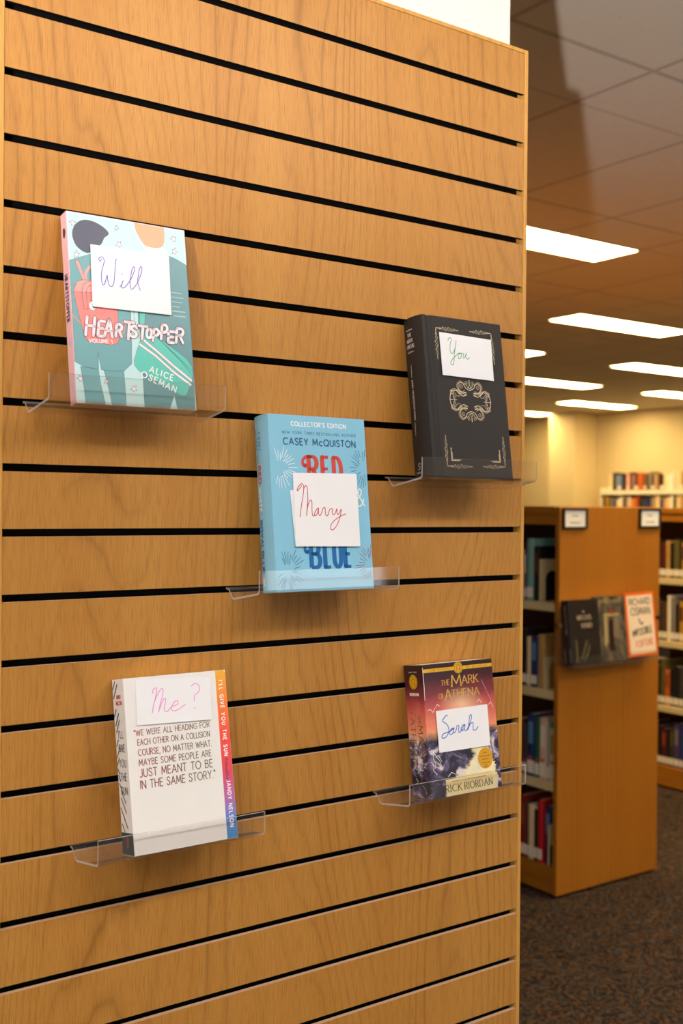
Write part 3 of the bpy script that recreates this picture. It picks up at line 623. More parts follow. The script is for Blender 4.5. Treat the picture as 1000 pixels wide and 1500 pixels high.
for sx, sy in ((0, 1), (0, -1)):
    ik.add(ribbon([(79.6, 114.8 + sy * 31), (79.6, 114.8 + sy * 25)], 1.3), gold, 1); ik.add(ribbon([(79.6 - 2.6, 114.8 + sy * 21), (79.6, 114.8 + sy * 24), (82.2, 114.8 + sy * 21), (79.6, 114.8 + sy * 18), (77, 114.8 + sy * 21)], .7), gold, 1)
for sx in (1, -1): ik.add(ribbon([(79.6 + sx * 40.5, 114.8), (79.6 + sx * 27, 114.8)], .8), gold, 1)
ik.build('gold_emblem', front, rt)
ik = Ink()
for (ax, ay), (bx, by) in (((23.2, 219), (67, 218.7)), ((23.2, 219), (23, 172)), ((131, 221), (88, 219.6)), ((131.5, 221), (133.8, 172.7)), ((24.5, 16.8), (74.2, 17)), ((25, 17), (25.6, 62)), ((138, 18.5), (93.5, 17.6)), ((138.2, 18.5), (138.2, 64.6))):
    ik.add(filigree((ax, ay), (bx, by), 4.6, 8, .38), gold, 1); ik.add(ribbon([(ax, ay), (ax + (bx - ax) * .25, ay + (by - ay) * .25)], .55), gold, 1)
for x, s in ((34.4, 1), (129, -1)):
    ik.add(ribbon([(x, 25.4), (x, 41)], 1.3, False), gold, 1); ik.add(ribbon([(x - .6 * s, 25.4), (x + 15 * s, 25.4)], 1.3, False), gold, 1)
    ik.add([ell(x, 42.5, 1.0, 1.4, n=10)[:-1]], gold, 1); ik.add(filigree((x + 1.5 * s, 26), (x + 1.5 * s, 38), 1.3, 3, .4), gold, 1); ik.add(filigree((x + 3 * s, 26.6), (x + 19 * s, 26.4), 1.3, 4, .4), gold, 1)
ik.build('gold_corners', front, rt)
ik = Ink(); sp = spine_fn(t, 0.0055)
for s, y, hw in (('THE', 209.5, 9.5), ('NIGHT', 201.0, 15), ('CIRCUS', 192.6, 19)):
    ik.add(level(lettering(s, -hw / 2, 0, 4.6, hw, 0.26, 0.2, 0, 0.6, 0.12), y, -26.5), silver)
ik.add([[(p[1], p[0]) for p in k] for k in filigree((-35, 219), (-18, 219), 1.8, 4, .5) + filigree((-35, 186.5), (-18, 186.5), 1.8, 4, .5)], silver)
ik.add(down(lettering('ERIN MORGENSTERN', 0, 0, 3.6, 57, 0.22, 0.3, 0, 0.7, 0.1), 145, -29), silver)
ik.add(filigree((168, -27), (149, -27.5), 1.6, 4, .5) + filigree((84, -28), (64, -29), 1.6, 4, .5), silver)
ik.add([[(p[1] , p[0]) for p in k] for k in ribbon(crom([(-29, 15), (-25, 16), (-24, 19), (-28, 21), (-25, 24), (-22.5, 22)], 4), .9)], silver)
ik.add(level(lettering('DOUBLEDAY', -8, 0, 1.9, 16, 0.2, 0.3), 9.5, -27), silver)
ik.build('spine_lettering', sp, rt, True)
note_card(3, [(28.7, 213.0), (28.4, 149.4), (127.9, 147.8), (129.7, 210.8)], HW3, mat('green_ink', (66, 158, 104), 0.5), 1.1, 'white card handwritten in green ink on the black hardback', 0.0006)

# ---- white paperback with rainbow edge
rt, w, h, t = book_root(4, 'white paperback with a quotation and an orange to blue strip, lower left')
whitec = mat('white_cover', (236, 233, 228), 0.4, noise=(30, 0.02)); char = mat('print_charcoal', (50, 52, 54), 0.4); olive = mat('print_olive', (104, 98, 66), 0.4); brown = mat('print_brown', (128, 72, 50), 0.4); petrol = mat('print_petrol', (48, 66, 74), 0.4); sred = mat('print_scarlet', (206, 70, 66), 0.4)
g = NT('rainbow_strip', 0.4); g.color(g.ramp(g.math('DIVIDE', g.sep()[1], 0.2085), [(0.0, (58, 140, 200)), (0.13, (96, 130, 206)), (0.27, (196, 100, 160)), (0.40, (228, 74, 92)), (0.62, (246, 82, 62)), (0.80, (250, 128, 48)), (1.0, (246, 182, 60))]))
g2 = NT('quote_ink', 0.4); g2.color(g2.ramp(g2.math('DIVIDE', g2.sep()[0], 0.115), [(0.1, (150, 44, 60)), (0.5, (128, 66, 60)), (0.75, (118, 96, 70)), (1.0, (112, 110, 78))]))
make_cover(rt, w, h, t, whitec, 0.0004, 0.0)
ik = Ink(); ik.add([[(124.6, 0.3), (139.5, 0.3), (139.5, 205), (137, 208.3), (125.4, 208.3)]], g.m, 1); ik.build('rainbow_strip', front, rt)
ik = Ink()
for s, x, y, hh, ww, wt in (('"WE WERE ALL HEADING FOR', 9.5, 139.2, 6.6, 102, .125), ('EACH OTHER ON A COLLISION', 13.3, 127.6, 6.8, 97.5, .125), ('COURSE, NO MATTER WHAT.', 13.3, 115.4, 7.2, 99, .125), ('MAYBE SOME PEOPLE ARE', 13.3, 103.4, 7.4, 97.5, .125), ('JUST MEANT TO BE', 13.6, 90.0, 9.4, 98, .12), ('IN THE SAME STORY."', 13.4, 76.4, 9.4, 101, .12)):
    ik.add(lettering(s, x, y, hh, ww, wt, 0.26, 0, 1, 0, True), g2.m, 1)
ik.build('quote_lettering', front, rt)
ik = Ink()
ik.add(down(lettering("I'LL GIVE YOU THE SUN", 0, 0, 5.0, 94, 0.22, 0.55), 195.5, 129.6), white_ink, 2)
ik.p = [([(p[1], p[0]) for p in q_], m_, l_) for q_, m_, l_ in ik.p]
a = down(lettering('JANDY NELSON', 0, 0, 5.0, 57, 0.22, 0.45), 71, 130.0); ik.add([[(p[1], p[0]) for p in q_] for q_ in a], white_ink, 2)
sc_ = []
for x0, pts in ((0, [(0, 0), (2, 4), (3, 0), (2.4, 1.6), (.8, 1.6)]), (5, [(0, 0), (.6, 3.6), (2.4, .2), (3, 3.8)]), (9, [(0, 1), (1, 2), (2, 1), (1, 0), (0, 1), (2.4, 1.6)]), (12, [(0, 2), (1, 0), (2, 2.2)]), (15, [(0, 1), (2, 1.4), (1, 2.2), (0, 1), (1.4, 0), (2.6, .6)]), (18, [(0, 0), (1, 4), (1.2, 0)]), (21, [(0, 4), (0, 0), (1.6, 0), (1.6, 1.6), (0, 1.6)]), (24, [(0, 2), (.8, 0), (2, 2), (.6, -1.6)])):
    sc_ += ribbon(crom([(x0 + p[0], p[1]) for p in pts], 4), .5)
ik.add([[(p[1], p[0]) for p in q_] for q_ in down(sc_, 98.5, 129.8)], char, 2)
ik.build('strip_lettering', front, rt)
ik = Ink(); sp = spine_fn(t, 0.0)
ik.add([rect(0.4, 26.2, -t * 1000 + .4, -.4)], petrol, 1); ik.add(down(lettering('DIAL', 0, 0, 4, 12, 0.3), 20, -19), sred, 2)
for i, (y, z0, ln, m) in enumerate(((201, -32, 9, petrol), (194, -31, 16, petrol), (168, -32, 8, petrol), (160, -30, 14, petrol), (152, -29, 14, olive), (132, -31, 8, petrol), (121, -32, 13, olive), (110, -32, 8, olive), (98, -32, 6, petrol), (90, -31, 7, petrol), (78, -30, 11, olive), (68, -26, 14, olive), (58, -28, 16, brown), (48, -31, 13, brown), (38, -24, 13, brown), (31, -30, 10, brown))):
    s = 1 if y > 105 else -1
    ik.add(ribbon([(y - s * ln * .55, max(z0, -32.5)), (y + s * ln * .55, min(max(z0, -32.5) + ln * .8, -3))], 2.2, False), m, 1)
for s, y, hw in (("I'LL", 138, 14), ('GIVE', 121.5, 17), ('YOU', 103.5, 19), ('THE', 87.5, 17), ('SUN', 71, 18)):
    ik.add(level(lettering(s, -hw / 2, 0, 8.8, hw, 0.13, 0.3), y, -16.5), char, 2)
ik.add(level(lettering('JANDY', -6.5, 0, 4.4, 13, 0.2, 0.3), 185, -16.5), sred, 2); ik.add(level(lettering('NELSON', -8, 0, 4.4, 16, 0.2, 0.3), 177.5, -16.5), sred, 2)
ik.build('spine_lettering', sp, rt)
note_card(4, [(15.5, 205.7), (13.6, 151.4), (114.8, 148.0), (117.4, 201.2)], HW4, mat('pink_ink', (240, 150, 214), 0.5), 1.1, 'white card handwritten in pink ink at the top of the white paperback', 0.0005)

# ---- paperback with a stormy cover
rt, w, h, t = book_root(5, 'thick worn paperback with dark red storm sky cover and gold band, lower right')
st_ = NT('storm_cover', 0.28); c = st_.sep(); yv = st_.math('DIVIDE', c[1], 0.19)
nz = st_.noise(st_.mapping((1, 1, 1)), 22.0, 5, 0.6, 0.8)
sky_c = st_.ramp(st_.math('ADD', yv, st_.math('MULTIPLY', st_.math('SUBTRACT', nz, 0.5), 0.16)), [(0.40, (246, 190, 130)), (0.52, (236, 140, 104)), (0.66, (206, 92, 84)), (0.76, (128, 48, 56)), (0.88, (66, 26, 34)), (1.0, (36, 18, 24))])
glow = st_.n('ShaderNodeVectorMath', operation='DISTANCE'); st_.l(st_.mapping((1, 1.7, 0)), glow.inputs[0]); glow.inputs[1].default_value = (0.070, 0.128 * 1.7, 0)
gl_f = st_.ramp(glow.outputs['Value'], [(0.0, (1, 1, 1)), (0.045, (0, 0, 0))]); sky_c = st_.mix(st_.math('MULTIPLY', gl_f, 0.8), sky_c, (250, 206, 160))
cl = st_.ramp(st_.noise(st_.mapping((1, 1, 1), (.3, .2, 0)), 34.0, 6, 0.65, 0.6), [(0.36, (16, 15, 26)), (0.47, (44, 38, 60)), (0.54, (104, 90, 122)), (0.63, (226, 212, 210))])
light = st_.mix(st_.ramp(st_.noise(st_.mapping((1, 1, 1), (.9, .2, 0)), 30.0, 3), [(0.4, (0, 0, 0)), (0.7, (1, 1, 1))]), (246, 232, 170), (206, 200, 220))
edge = st_.math('ADD', st_.math('SUBTRACT', c[0], 0.049), st_.math('ADD', st_.math('MULTIPLY', st_.math('SUBTRACT', nz, 0.5), 0.10), st_.math('MULTIPLY', st_.math('SUBTRACT', 0.03, c[1]), 1.1)))
low = st_.mix(st_.ramp(st_.math('MULTIPLY', edge, 40.0), [(0.0, (0, 0, 0)), (0.35, (1, 1, 1))]), cl, light)
rightc = st_.math('GREATER_THAN', st_.math('ADD', st_.math('ADD', c[0], st_.math('MULTIPLY', st_.math('SUBTRACT', nz, 0.5), 0.05)), st_.math('MULTIPLY', c[1], 0.18)), 0.130); low = st_.mix(rightc, low, cl)
horizon = st_.ramp(st_.math('ADD', yv, st_.math('MULTIPLY', st_.math('SUBTRACT', nz, 0.5), 0.30)), [(0.42, (0, 0, 0)), (0.50, (1, 1, 1))])
st_.color(st_.mix(horizon, low, sky_c))
make_cover(rt, w, h, t, st_.m, 0.0004, 0.0008)
yellow = mat('print_gold_yellow', (226, 172, 30), 0.35); dkmar = mat('print_dark_maroon', (44, 22, 26), 0.35); badge_c = mat('print_amber', (216, 156, 22), 0.35); dgold = mat('print_deep_gold', (150, 100, 20), 0.35); goldt = mat('print_title_gold', (222, 174, 74), 0.35); cream_ink = mat('print_cream', (248, 240, 226), 0.35); oldgold = mat('print_old_gold', (128, 104, 52), 0.4); creamband = mat('print_pale_yellow', (240, 220, 160), 0.35)
ik = Ink()
ik.add([rect(0.6, 135.2, 178, 189.6)], dkmar, 0); ik.add([rect(1.2, 135.2, 178.3, 183.5)], yellow, 1)
ik.add(lettering('THE HEROES', 14, 179.6, 2.6, 38, 0.22, 0.55, 0, .8, .1), dgold, 2); ik.add(lettering('OF OLYMPUS', 84, 179.6, 2.6, 40, 0.22, 0.55, 0, .8, .1), dgold, 2)
ik.build('gold_band', front, rt)
def medallion(ik, cx, cy, rx, ry, mp):
    ik.add(mp([ell(cx, cy, rx, ry, n=28)[:-1]]), yellow, 3); ik.add(mp(ribbon(ell(cx, cy, rx * .86, ry * .86, n=28), rx * .08, False)), dgold, 4)
    for i in range(22):
        a = 2 * math.pi * i / 22; ik.add(mp(ribbon([(cx + rx * .66 * math.cos(a), cy + ry * .66 * math.sin(a)), (cx + rx * .8 * math.cos(a), cy + ry * .8 * math.sin(a))], rx * .06, False)), dgold, 4)
    ik.add(mp(ribbon([(cx - rx * .45, cy - ry * .42), (cx - rx * .2, cy - ry * .42)] + ell(cx, cy + ry * .05, rx * .36, ry * .42, 235, -55, 16) + [(cx + rx * .2, cy - ry * .42), (cx + rx * .45, cy - ry * .42)], rx * .13, False)), dgold, 5)
ik = Ink(); medallion(ik, 68.2, 181.6, 8.8, 8.6, lambda p: p); ik.build('gold_medallion', front, rt)
ik = Ink()
for s, x, y, hh, ww in (('THE', 33.5, 158, 7.4, 16), ('M', 53.5, 155, 16, 18), ('ARK', 74, 157.5, 11.5, 31), ('OF', 27, 139.5, 7, 9.5), ('A', 39, 137, 14.5, 12), ('THENA', 52, 139, 11, 54)):
    ik.add(lettering(s, x, y, hh, ww, 0.13, 0.22, 0, 0.55, 0.12), goldt, 2)
ik.build('title_lettering', front, rt)
ik = Ink(); ik.add(lettering('RICK', 27, 5.8, 9.8, 30, 0.15, 0.3, 0, 0.45, 0.11), char, 2); ik.add(lettering('RIORDAN', 63, 5.8, 9.8, 54, 0.15, 0.3, 0, 0.45, 0.11), char, 2)
ik.add([rect(28, 117.5, 1.5, 24.0)], creamband, 1); ik.add(ribbon([(40, 24.2), (116, 24)], 0.35, False), dgold, 2)
x = 40; small = []
while x < 106:
    ln = R.uniform(1.4, 4.0); small += ribbon([(x, 19.8), (x + ln, 19.8)], 1.1, False); x += ln + 1.0
ik.add(small, dgold, 2); ik.build('author_lettering', front, rt, True)
ik = Ink(); ik.add([ell(107.3, 45.2, 14.6, 15.2, n=32)[:-1]], badge_c, 2)
for y, hw in ((53, 4), (48.5, 10.5), (43.8, 6.5), (38.8, 7.5), (35.5, 3), (32.8, 5)): ik.add(ribbon([(107.3 - hw, y), (107.3 + hw, y)], 1.1, False), dgold, 3)
ik.build('round_badge', front, rt)
ik = Ink()
for pts in ([(0.9, 68), (6, 62), (9, 66), (14, 58), (18, 60), (24, 50)], [(9, 66), (8, 56), (12, 50), (10, 42)], [(14, 58), (20, 52), (22, 44)], [(3, 52), (8, 48), (7, 40), (13, 33)], [(5, 125), (10, 126), (14, 121), (18, 127)], [(20, 128), (23, 132), (27, 129)], [(100, 128), (104, 132), (108, 127)], [(122, 122), (127, 126), (131, 118)], [(34, 28), (40, 33), (46, 30)], [(120, 40), (127, 32), (124, 24), (131, 16)]):
    ik.add(ribbon(pts, 0.7), cream_ink, 1)
ik.add(ribbon([(0.9, 186), (1.4, 160), (0.9, 140)], 0.8), cream_ink, 1); ik.add(ribbon([(112, 160), (128, 128)], 0.3), cream_ink, 1)
ik.build('lightning_print', front, rt, True)
ik = Ink(); sp = spine_fn(t, 0.0008); medallion(ik, -21, 166, 9.4, 10.4, lambda P_: [[(p[1], p[0]) for p in q_] for q_ in P_])
ik.add([rect(182, 189.6, -42, -.6)], dkmar, 0)
ik.add(level(lettering('RIORDAN', -10, 0, 4.0, 20, 0.22, 0.26, 0, .8), 146, -21), cream_ink, 2)
ik.add(level(lettering('BOOK THREE', -9, 0, 1.8, 18, 0.2, 0.4), 179, -21), pale_ink, 2)
ik.add(down(lettering('OF', 0, 0, 6, 10, 0.16, 0.26, 0, .7, .1), 128, -33), oldgold, 2); ik.add(down(lettering('ATHENA', 0, 0, 9.5, 66, 0.16, 0.26, 0, .6, .12), 114, -34), oldgold, 2)
ik.add(down(lettering('THE', 0, 0, 5, 12, 0.16, 0.26, 0, .7, .1), 118, -16), oldgold, 2); ik.add(down(lettering('MARK', 0, 0, 9.5, 46, 0.16, 0.26, 0, .6, .12), 103, -17), oldgold, 2)
for z in (-14, -19, -25, -28): ik.add(ribbon([(150 + z, z), (120, z - .4), (80 + z, z + .3)], 0.25, False), pale_ink, 1)
for i in range(9):
    y0 = R.uniform(2, 60); z0 = R.uniform(-40, -6); pts = [(y0, z0)]
    for _ in range(4): pts.append((pts[-1][0] + R.uniform(-5, 5), min(max(pts[-1][1] + R.uniform(-6, 6), -41), -1.5)))
    ik.add(ribbon(pts, 0.6), pale_ink, 1)
ik.build('spine_lettering', sp, rt)
note_card(5, [(18.5, 122.7), (18.5, 63.5), (117.3, 62.9), (118.6, 123.2)], HW5, mat('blue_ink', (40, 108, 196), 0.5), 1.35, 'white card handwritten in blue ink on the storm cover paperback', 0.0011)

# ================================================================== bookcases behind
CX, CY, CT = 1.868, 1.682, 1.512
def bookcase(name, label, x, y0, length, width, levels):
    """double-sided range along y: its left side faces -x, the end panel faces the viewer"""
    t = thing(name, label, 'bookcase', (x + width / 2, y0, 0)); L = lambda o: local(o, t)
    L(boxobj('end_panel', (x - 0.002, x + width, y0, y0 + 0.022, 0.012, CT - 0.002), case_wood, t, 0.002))
    L(boxobj('end_panel', (x - 0.002, x + width, y0 + length - 0.022, y0 + length, 0.012, CT - 0.002), case_wood, t, 0.002))
    L(boxobj('top', (x - 0.004, x + width, y0 + 0.022, y0 + length - 0.022, CT - 0.03, CT), case_wood, t, 0.002))
    for xx in (x + 0.004, x + width - 0.022):
        L(boxobj('top_rail', (xx, xx + 0.018, y0 + 0.022, y0 + length - 0.022, CT - 0.072, CT - 0.03), case_wood, t, 0.001))
        L(boxobj('plinth', (xx, xx + 0.018, y0 + 0.022, y0 + length - 0.022, 0.012, levels[-1] - 0.02), case_wood, t, 0.001))
    L(boxobj('base', (x + 0.03, x + width - 0.03, y0 + 0.03, y0 + length - 0.03, 0.0, 0.02), black_plastic, t))
    L(boxobj('back_panel', (x + width / 2 - 0.006, x + width / 2 + 0.006, y0 + 0.022, y0 + length - 0.022, 0.02, CT - 0.03), dark_back, t))
    for z in levels:
        m = case_wood if z == levels[-1] else cream_metal; th = 0.02 if z == levels[-1] else 0.034
        for a, c_ in ((x + 0.004, x + width / 2 - 0.006), (x + width / 2 + 0.006, x + width - 0.004)):
            L(boxobj('shelf', (a, c_, y0 + 0.022, y0 + length - 0.022, z - th, z), m, t, 0.002))
    return t
LV = [1.138, 0.797, 0.442, 0.112]
bookcase('bookcase', 'near oak bookcase with a wide plain end panel and two small framed signs', CX, CY, 1.9, 0.59, LV)
LV2 = [1.135, 0.795, 0.445, 0.118]
bookcase('bookcase', 'far oak bookcase glimpsed at the right edge behind the near one', 3.60, 1.70, 2.4, 0.59, LV2)

TONES = {'dark blue': (38, 52, 108), 'black': (30, 26, 26), 'cream': (226, 204, 160), 'dark red': (128, 26, 28), 'scarlet': (196, 24, 38), 'green': (38, 96, 62), 'teal': (122, 172, 168), 'pale pink': (226, 188, 170), 'brown': (96, 54, 30), 'mustard': (186, 140, 34), 'grey': (128, 120, 118), 'white': (232, 224, 210), 'purple': (78, 58, 110), 'orange': (206, 98, 40), 'olive': (96, 88, 44), 'sky blue': (92, 136, 186), 'tan': (186, 146, 92), 'maroon': (88, 28, 34), 'charcoal': (58, 54, 58), 'rust': (158, 70, 36)}
sticker = mat('spine_sticker', (236, 228, 214), 0.6); dot = mat('sticker_dot', (206, 74, 66), 0.6)
def tone(n): return mat('cover_' + n.replace(' ', '_'), TONES[n], 0.45, 0.4)
def shelf_book(x, y, z, th, hgt, dep, colour, label, group, band=None, sticker_h=0.034, reddot=False, lean=0.0, parts=True):
    """a book on a shelf, spine towards -x; y is its near side"""
    t = thing('book', label, 'book', (x, y + th / 2, z + 0.0007), group); t.rotation_euler = (lean, 0, 0)
    m = tone(colour); hy = th / 2; b = BM(); n = 6
    prof = [(dep, -hy), (0.004, -hy)] + [(0.004 - 0.004 * math.sin(math.pi * i / n), -hy + th * i / n) for i in range(1, n)] + [(0.004, hy), (dep, hy), (dep, hy - 0.0025), (0.007, hy - 0.0025), (0.007, -hy + 0.0025), (dep, -hy + 0.0025)]
    sweep(b, prof, 0.0, hgt, lambda p, a: (p[0], p[1], a))
    ms = [m]
    if band:
        ms.append(tone(band)); z0 = hgt * 0.52; f = [b.verts.new(p) for p in ((-0.0006, -hy * .62, z0), (-0.0006, hy * .62, z0), (-0.0006, hy * .62, hgt * .88), (-0.0006, -hy * .62, hgt * .88))]
        b.faces.new(f).material_index = 1
    o = obj('cover', b, ms, t)
    if parts:
        b = BM(); box(b, 0.008, dep - 0.004, -hy + 0.003, hy - 0.003, 0.003, hgt - 0.003); obj('page_block', b, paper, t)
    if sticker_h:
        b = BM(); box(b, -0.0012, 0.0015, -hy * .86, hy * .86, 0.012, 0.012 + sticker_h)
        if reddot:
            q = [b.verts.new((-0.0016, hy * .5 * math.cos(2 * math.pi * i / 12), 0.012 + sticker_h + 0.012 + 0.007 * math.sin(2 * math.pi * i / 12))) for i in range(12)]; b.faces.new(q).material_index = 1
        obj('spine_label', b, [sticker, dot], t)
    return t
def bookend(x, y, z, wdt, hgt, arch, label):
    """bent steel bookend: upright plate with an arched opening, foot running under the books"""
    b = BM(); th = 0.0022
    n = 14; a0 = wdt * 0.24; ah = hgt * arch
    outer = [(0, 0), (0, hgt), (wdt, hgt), (wdt, 0)]
    inner = [(a0, 0)] + [(wdt / 2 - (wdt / 2 - a0) * math.cos(math.pi * i / n), ah - (wdt / 2 - a0) + (wdt / 2 - a0) * math.sin(math.pi * i / n)) for i in range(n + 1)] + [(wdt - a0, 0)]
    prof = [outer[0], outer[1], outer[2], outer[3]] + inner[::-1]
    sweep(b, prof, 0.0, th, lambda p, a: (p[0], a, p[1]))
    o = obj('bookend', b, cream_metal, None); o.location = (x, y - 0.0006, z + 0.0005); return tag(o, label, 'bookend', 'cream metal bookends')

def row(x, y, z, spec, where, group, reddot=False):
    for i, s in enumerate(spec):
        colour, th, hgt = s[:3]; band = s[3] if len(s) > 3 else None; st = s[4] if len(s) > 4 else 0.034
        size = 'slim' if th < 0.02 else ('thick' if th > 0.034 else ('tall' if hgt > 0.235 else 'medium'))
        shelf_book(x, y, z, th, hgt, R.uniform(0.15, 0.18) if hgt < .24 else R.uniform(0.17, 0.20), colour, '%s %s book, %s from %s' % (size, colour, ordinal(i), where), group, band, st, reddot)
        y += th + 0.0012
FX = CX + 0.018
bookend(FX + 0.002, 1.806, LV[0], 0.135, 0.165, 0.72, 'cream metal bookend with an arched opening on the top shelf of the near bookcase')
row(FX, 1.810, LV[0], [('black', .030, .215, 'brown', 0), ('teal', .036, .245, None, .04), ('charcoal', .014, .205, 'white', .034), ('pale pink', .026, .20, 'rust', .034), ('dark red', .024, .21), ('brown', .03, .225), ('mustard', .022, .20)], 'the bookend, top shelf of near bookcase', 'books on the top shelf of the near bookcase')
bookend(FX - 0.006, 1.772, LV[1], 0.135, 0.125, 0.86, 'cream metal bookend on the second shelf of the near bookcase')
row(FX, 1.778, LV[1], [('tan', .034, .21, None, 0), ('dark blue', .038, .20, 'sky blue', .034), ('cream', .022, .195), ('black', .03, .225), ('grey', .026, .20), ('maroon', .03, .215)], 'the bookend, second shelf of near bookcase', 'books on the second shelf of the near bookcase')
row(FX, 1.708, LV[2], [('cream', .036, .205, 'tan', .05), ('teal', .012, .225, None, .04), ('pale pink', .040, .24, 'white', .05), ('green', .024, .235, None, .045), ('dark blue', .040, .245, 'sky blue', .05), ('charcoal', .022, .20), ('brown', .03, .22), ('mustard', .024, .20)], 'the end panel, third shelf of near bookcase', 'books on the third shelf of the near bookcase', True)
bookend(FX - 0.008, 1.738, LV[3], 0.045, 0.16, 0.5, 'narrow cream metal bookend on the bottom shelf of the near bookcase')
row(FX, 1.778, LV[3], [('scarlet', .026, .245, None, .04), ('black', .020, .20, None, .04), ('cream', .030, .215, None, .04), ('charcoal', .012, .225, None, .04), ('dark red', .032, .245, 'rust', .04), ('dark blue', .03, .22), ('grey', .028, .21)], 'the bookend, bottom shelf of near bookcase', 'books on the bottom shelf of the near bookcase')
shelf_book(FX + 0.012, 1.7445, LV[3], 0.030, 0.225, 0.17, 'dark blue', 'dark blue book facing out beside the scarlet spine on the bottom shelf', 'books on the bottom shelf of the near bookcase', 'sky blue', 0)

pal = [[('brown', .03, .20, 'mustard'), ('mustard', .028, .195, 'brown'), ('black', .014, .21), ('olive', .034, .205), ('black', .024, .19), ('tan', .026, .20, 'mustard'), ('maroon', .03, .19), ('black', .028, .21), ('rust', .024, .19), ('charcoal', .03, .2)],
       [('sky blue', .036, .205), ('mustard', .032, .215, 'brown'), ('black', .024, .20), ('grey', .03, .235), ('white', .022, .245), ('brown', .028, .21), ('charcoal', .026, .20), ('olive', .03, .21), ('dark blue', .028, .22), ('tan', .03, .2)],
       [('mustard', .034, .19, 'olive'), ('charcoal', .03, .21), ('black', .036, .215), ('black', .024, .20), ('orange', .028, .19, 'rust'), ('olive', .03, .24), ('black', .026, .2), ('brown', .03, .21), ('grey', .028, .2), ('maroon', .024, .2)],
       [('purple', .034, .235, 'sky blue'), ('dark blue', .026, .23), ('purple', .032, .235, 'grey'), ('charcoal', .026, .215, 'olive'), ('black', .022, .20), ('maroon', .030, .20, 'rust'), ('black', .026, .21), ('brown', .03, .2), ('charcoal', .024, .22), ('dark red', .03, .2)]]
for lv, spec, nm in zip(LV2, pal, ('top', 'second', 'third', 'bottom')):
    row(3.62, 2.405, lv, spec, 'the photo edge, %s shelf of far bookcase' % nm, 'books on the %s shelf of the far bookcase' % nm)

# ---- framed signs on the end panel
def sign(x0, x1, z0, z1, label):
    t = thing('label_holder', label, 'sign', ((x0 + x1) / 2, CY - 0.001, z0), 'framed shelf signs'); hw = (x1 - x0) / 2; hh = z1 - z0; b = BM()
    for q in ((-hw, hw, 0, .008), (-hw, hw, hh - .008, hh), (-hw, -hw + .008, .008, hh - .008), (hw - .008, hw, .008, hh - .008)): box(b, q[0], q[1], -0.010, 0.0, q[2], q[3])
    obj('frame', b, black_plastic, t, 0.001)
    boxobj('insert', (-hw + .008, hw - .008, -0.004, -0.001, .008, hh - .008), card_white, t)
    for y, w_ in ((hh * .60, .016), (hh * .26, .026)):
        ik = Ink(); x = -w_
        while x < w_: ik.add([rect(x * 1000, x * 1000 + 4.5, y * 1000, y * 1000 + 6)], mat('sign_grey', (110, 106, 104), 0.6), 1); x += 0.0072
        ik.build('lettering', lambda u, v, d: (u, -0.004 - d, v), t)
sign(1.878, 2.012, 1.425, 1.505, 'small black framed white sign at the left top of the bookcase end')
sign(2.322, 2.452, 1.427, 1.507, 'small black framed white sign at the right top of the bookcase end')

# ---- clear rack with three face-out books on the end panel
rk = thing('display_rack', 'clear acrylic rack holding three face-out books on the bookcase end panel', 'display rack', (2.17, CY - 0.002, 0.90))
def rloc(o): return local(o, rk)
RX0, RX1 = 1.850, 2.40
b = BM(); box(b, RX0, RX1, CY - 0.006, CY - 0.002, 0.90, 1.12); rloc(obj('back_plate', b, acr, rk))
b = BM(); box(b, RX0, RX1, CY - 0.098, CY - 0.006, 0.900, 0.905); rloc(obj('tray', b, acr, rk))
b = BM(); box(b, RX0, RX1, CY - 0.102, CY - 0.098, 0.900, 0.945); rloc(obj('front_lip', b, acr, rk))
b = BM(); box(b, RX0 + 0.0, RX0 + 0.004, CY - 0.098, CY - 0.006, 0.905, 1.03); rloc(obj('side_plate', b, acr, rk))
b = BM(); box(b, RX0 - 0.008, RX1 + 0.04, CY - 0.014, CY - 0.0062, 1.050, 1.066); rloc(obj('mounting_bar', b, black_plastic, rk))
b = BM(); bmesh.ops.create_cone(b, cap_ends=True, segments=16, radius1=0.009, radius2=0.007, depth=0.014, matrix=Matrix.Translation((RX0 + 0.002, CY - 0.021, 1.058)) @ Matrix.Rotation(math.pi / 2, 4, 'X')); rloc(obj('knob', b, brass, rk))
def faceout(x0, w, h, t, m, label, yb, tilt=0.0, lean=6.0):
    th = math.radians(lean); M = Matrix.Translation((x0, yb, 0.9066 + 0.006 * (tilt > 0))) @ Matrix.Rotation(-tilt, 4, 'Y') @ Matrix(((1, 0, 0, 0), (0, math.sin(th), -math.cos(th), 0), (0, math.cos(th), math.sin(th), math.sin(th) * t), (0, 0, 0, 1)))
    r_ = thing('book', label, 'book', matrix=M, group='face-out books in the rack'); make_cover(r_, w, h, t, m, 0.002, 0.002, 0, 0.003); return r_
blk = mat('rack_cover_black', (40, 34, 32), 0.35, noise=(18, .25)); gry = NT('rack_cover_grey', 0.35)
gry.color(gry.ramp(gry.noise(gry.mapping((1, .5, 1)), 26, 4, .6), [(.35, (44, 42, 40)), (.5, (84, 78, 70)), (.66, (142, 124, 92))]))
f1 = faceout(1.868, 0.164, 0.245, 0.036, blk, 'black face-out book at the left of the rack with white spine label', CY - 0.070)
ik = Ink(); pale = mat('print_faded', (196, 176, 160), 0.5)
ik.add(lettering('THE', 72, 196, 6, 14, .2), pale, 1); ik.add(lettering('WITCH\'S', 42, 168, 17, 78, .14, .24, 0, .7, .1), pale, 1); ik.add(lettering('KIND', 66, 138, 17, 56, .14, .24, 0, .7, .1), pale, 1)
for pts in ([(30, 10), (32, 60), (30, 92)], [(52, 20), (72, 50), (88, 88)], [(70, 14), (96, 50), (100, 70)]): ik.add(ribbon(crom(pts), 6), mat('print_moss', (112, 102, 70), .5), 1)
ik.build('title_lettering', front, f1)
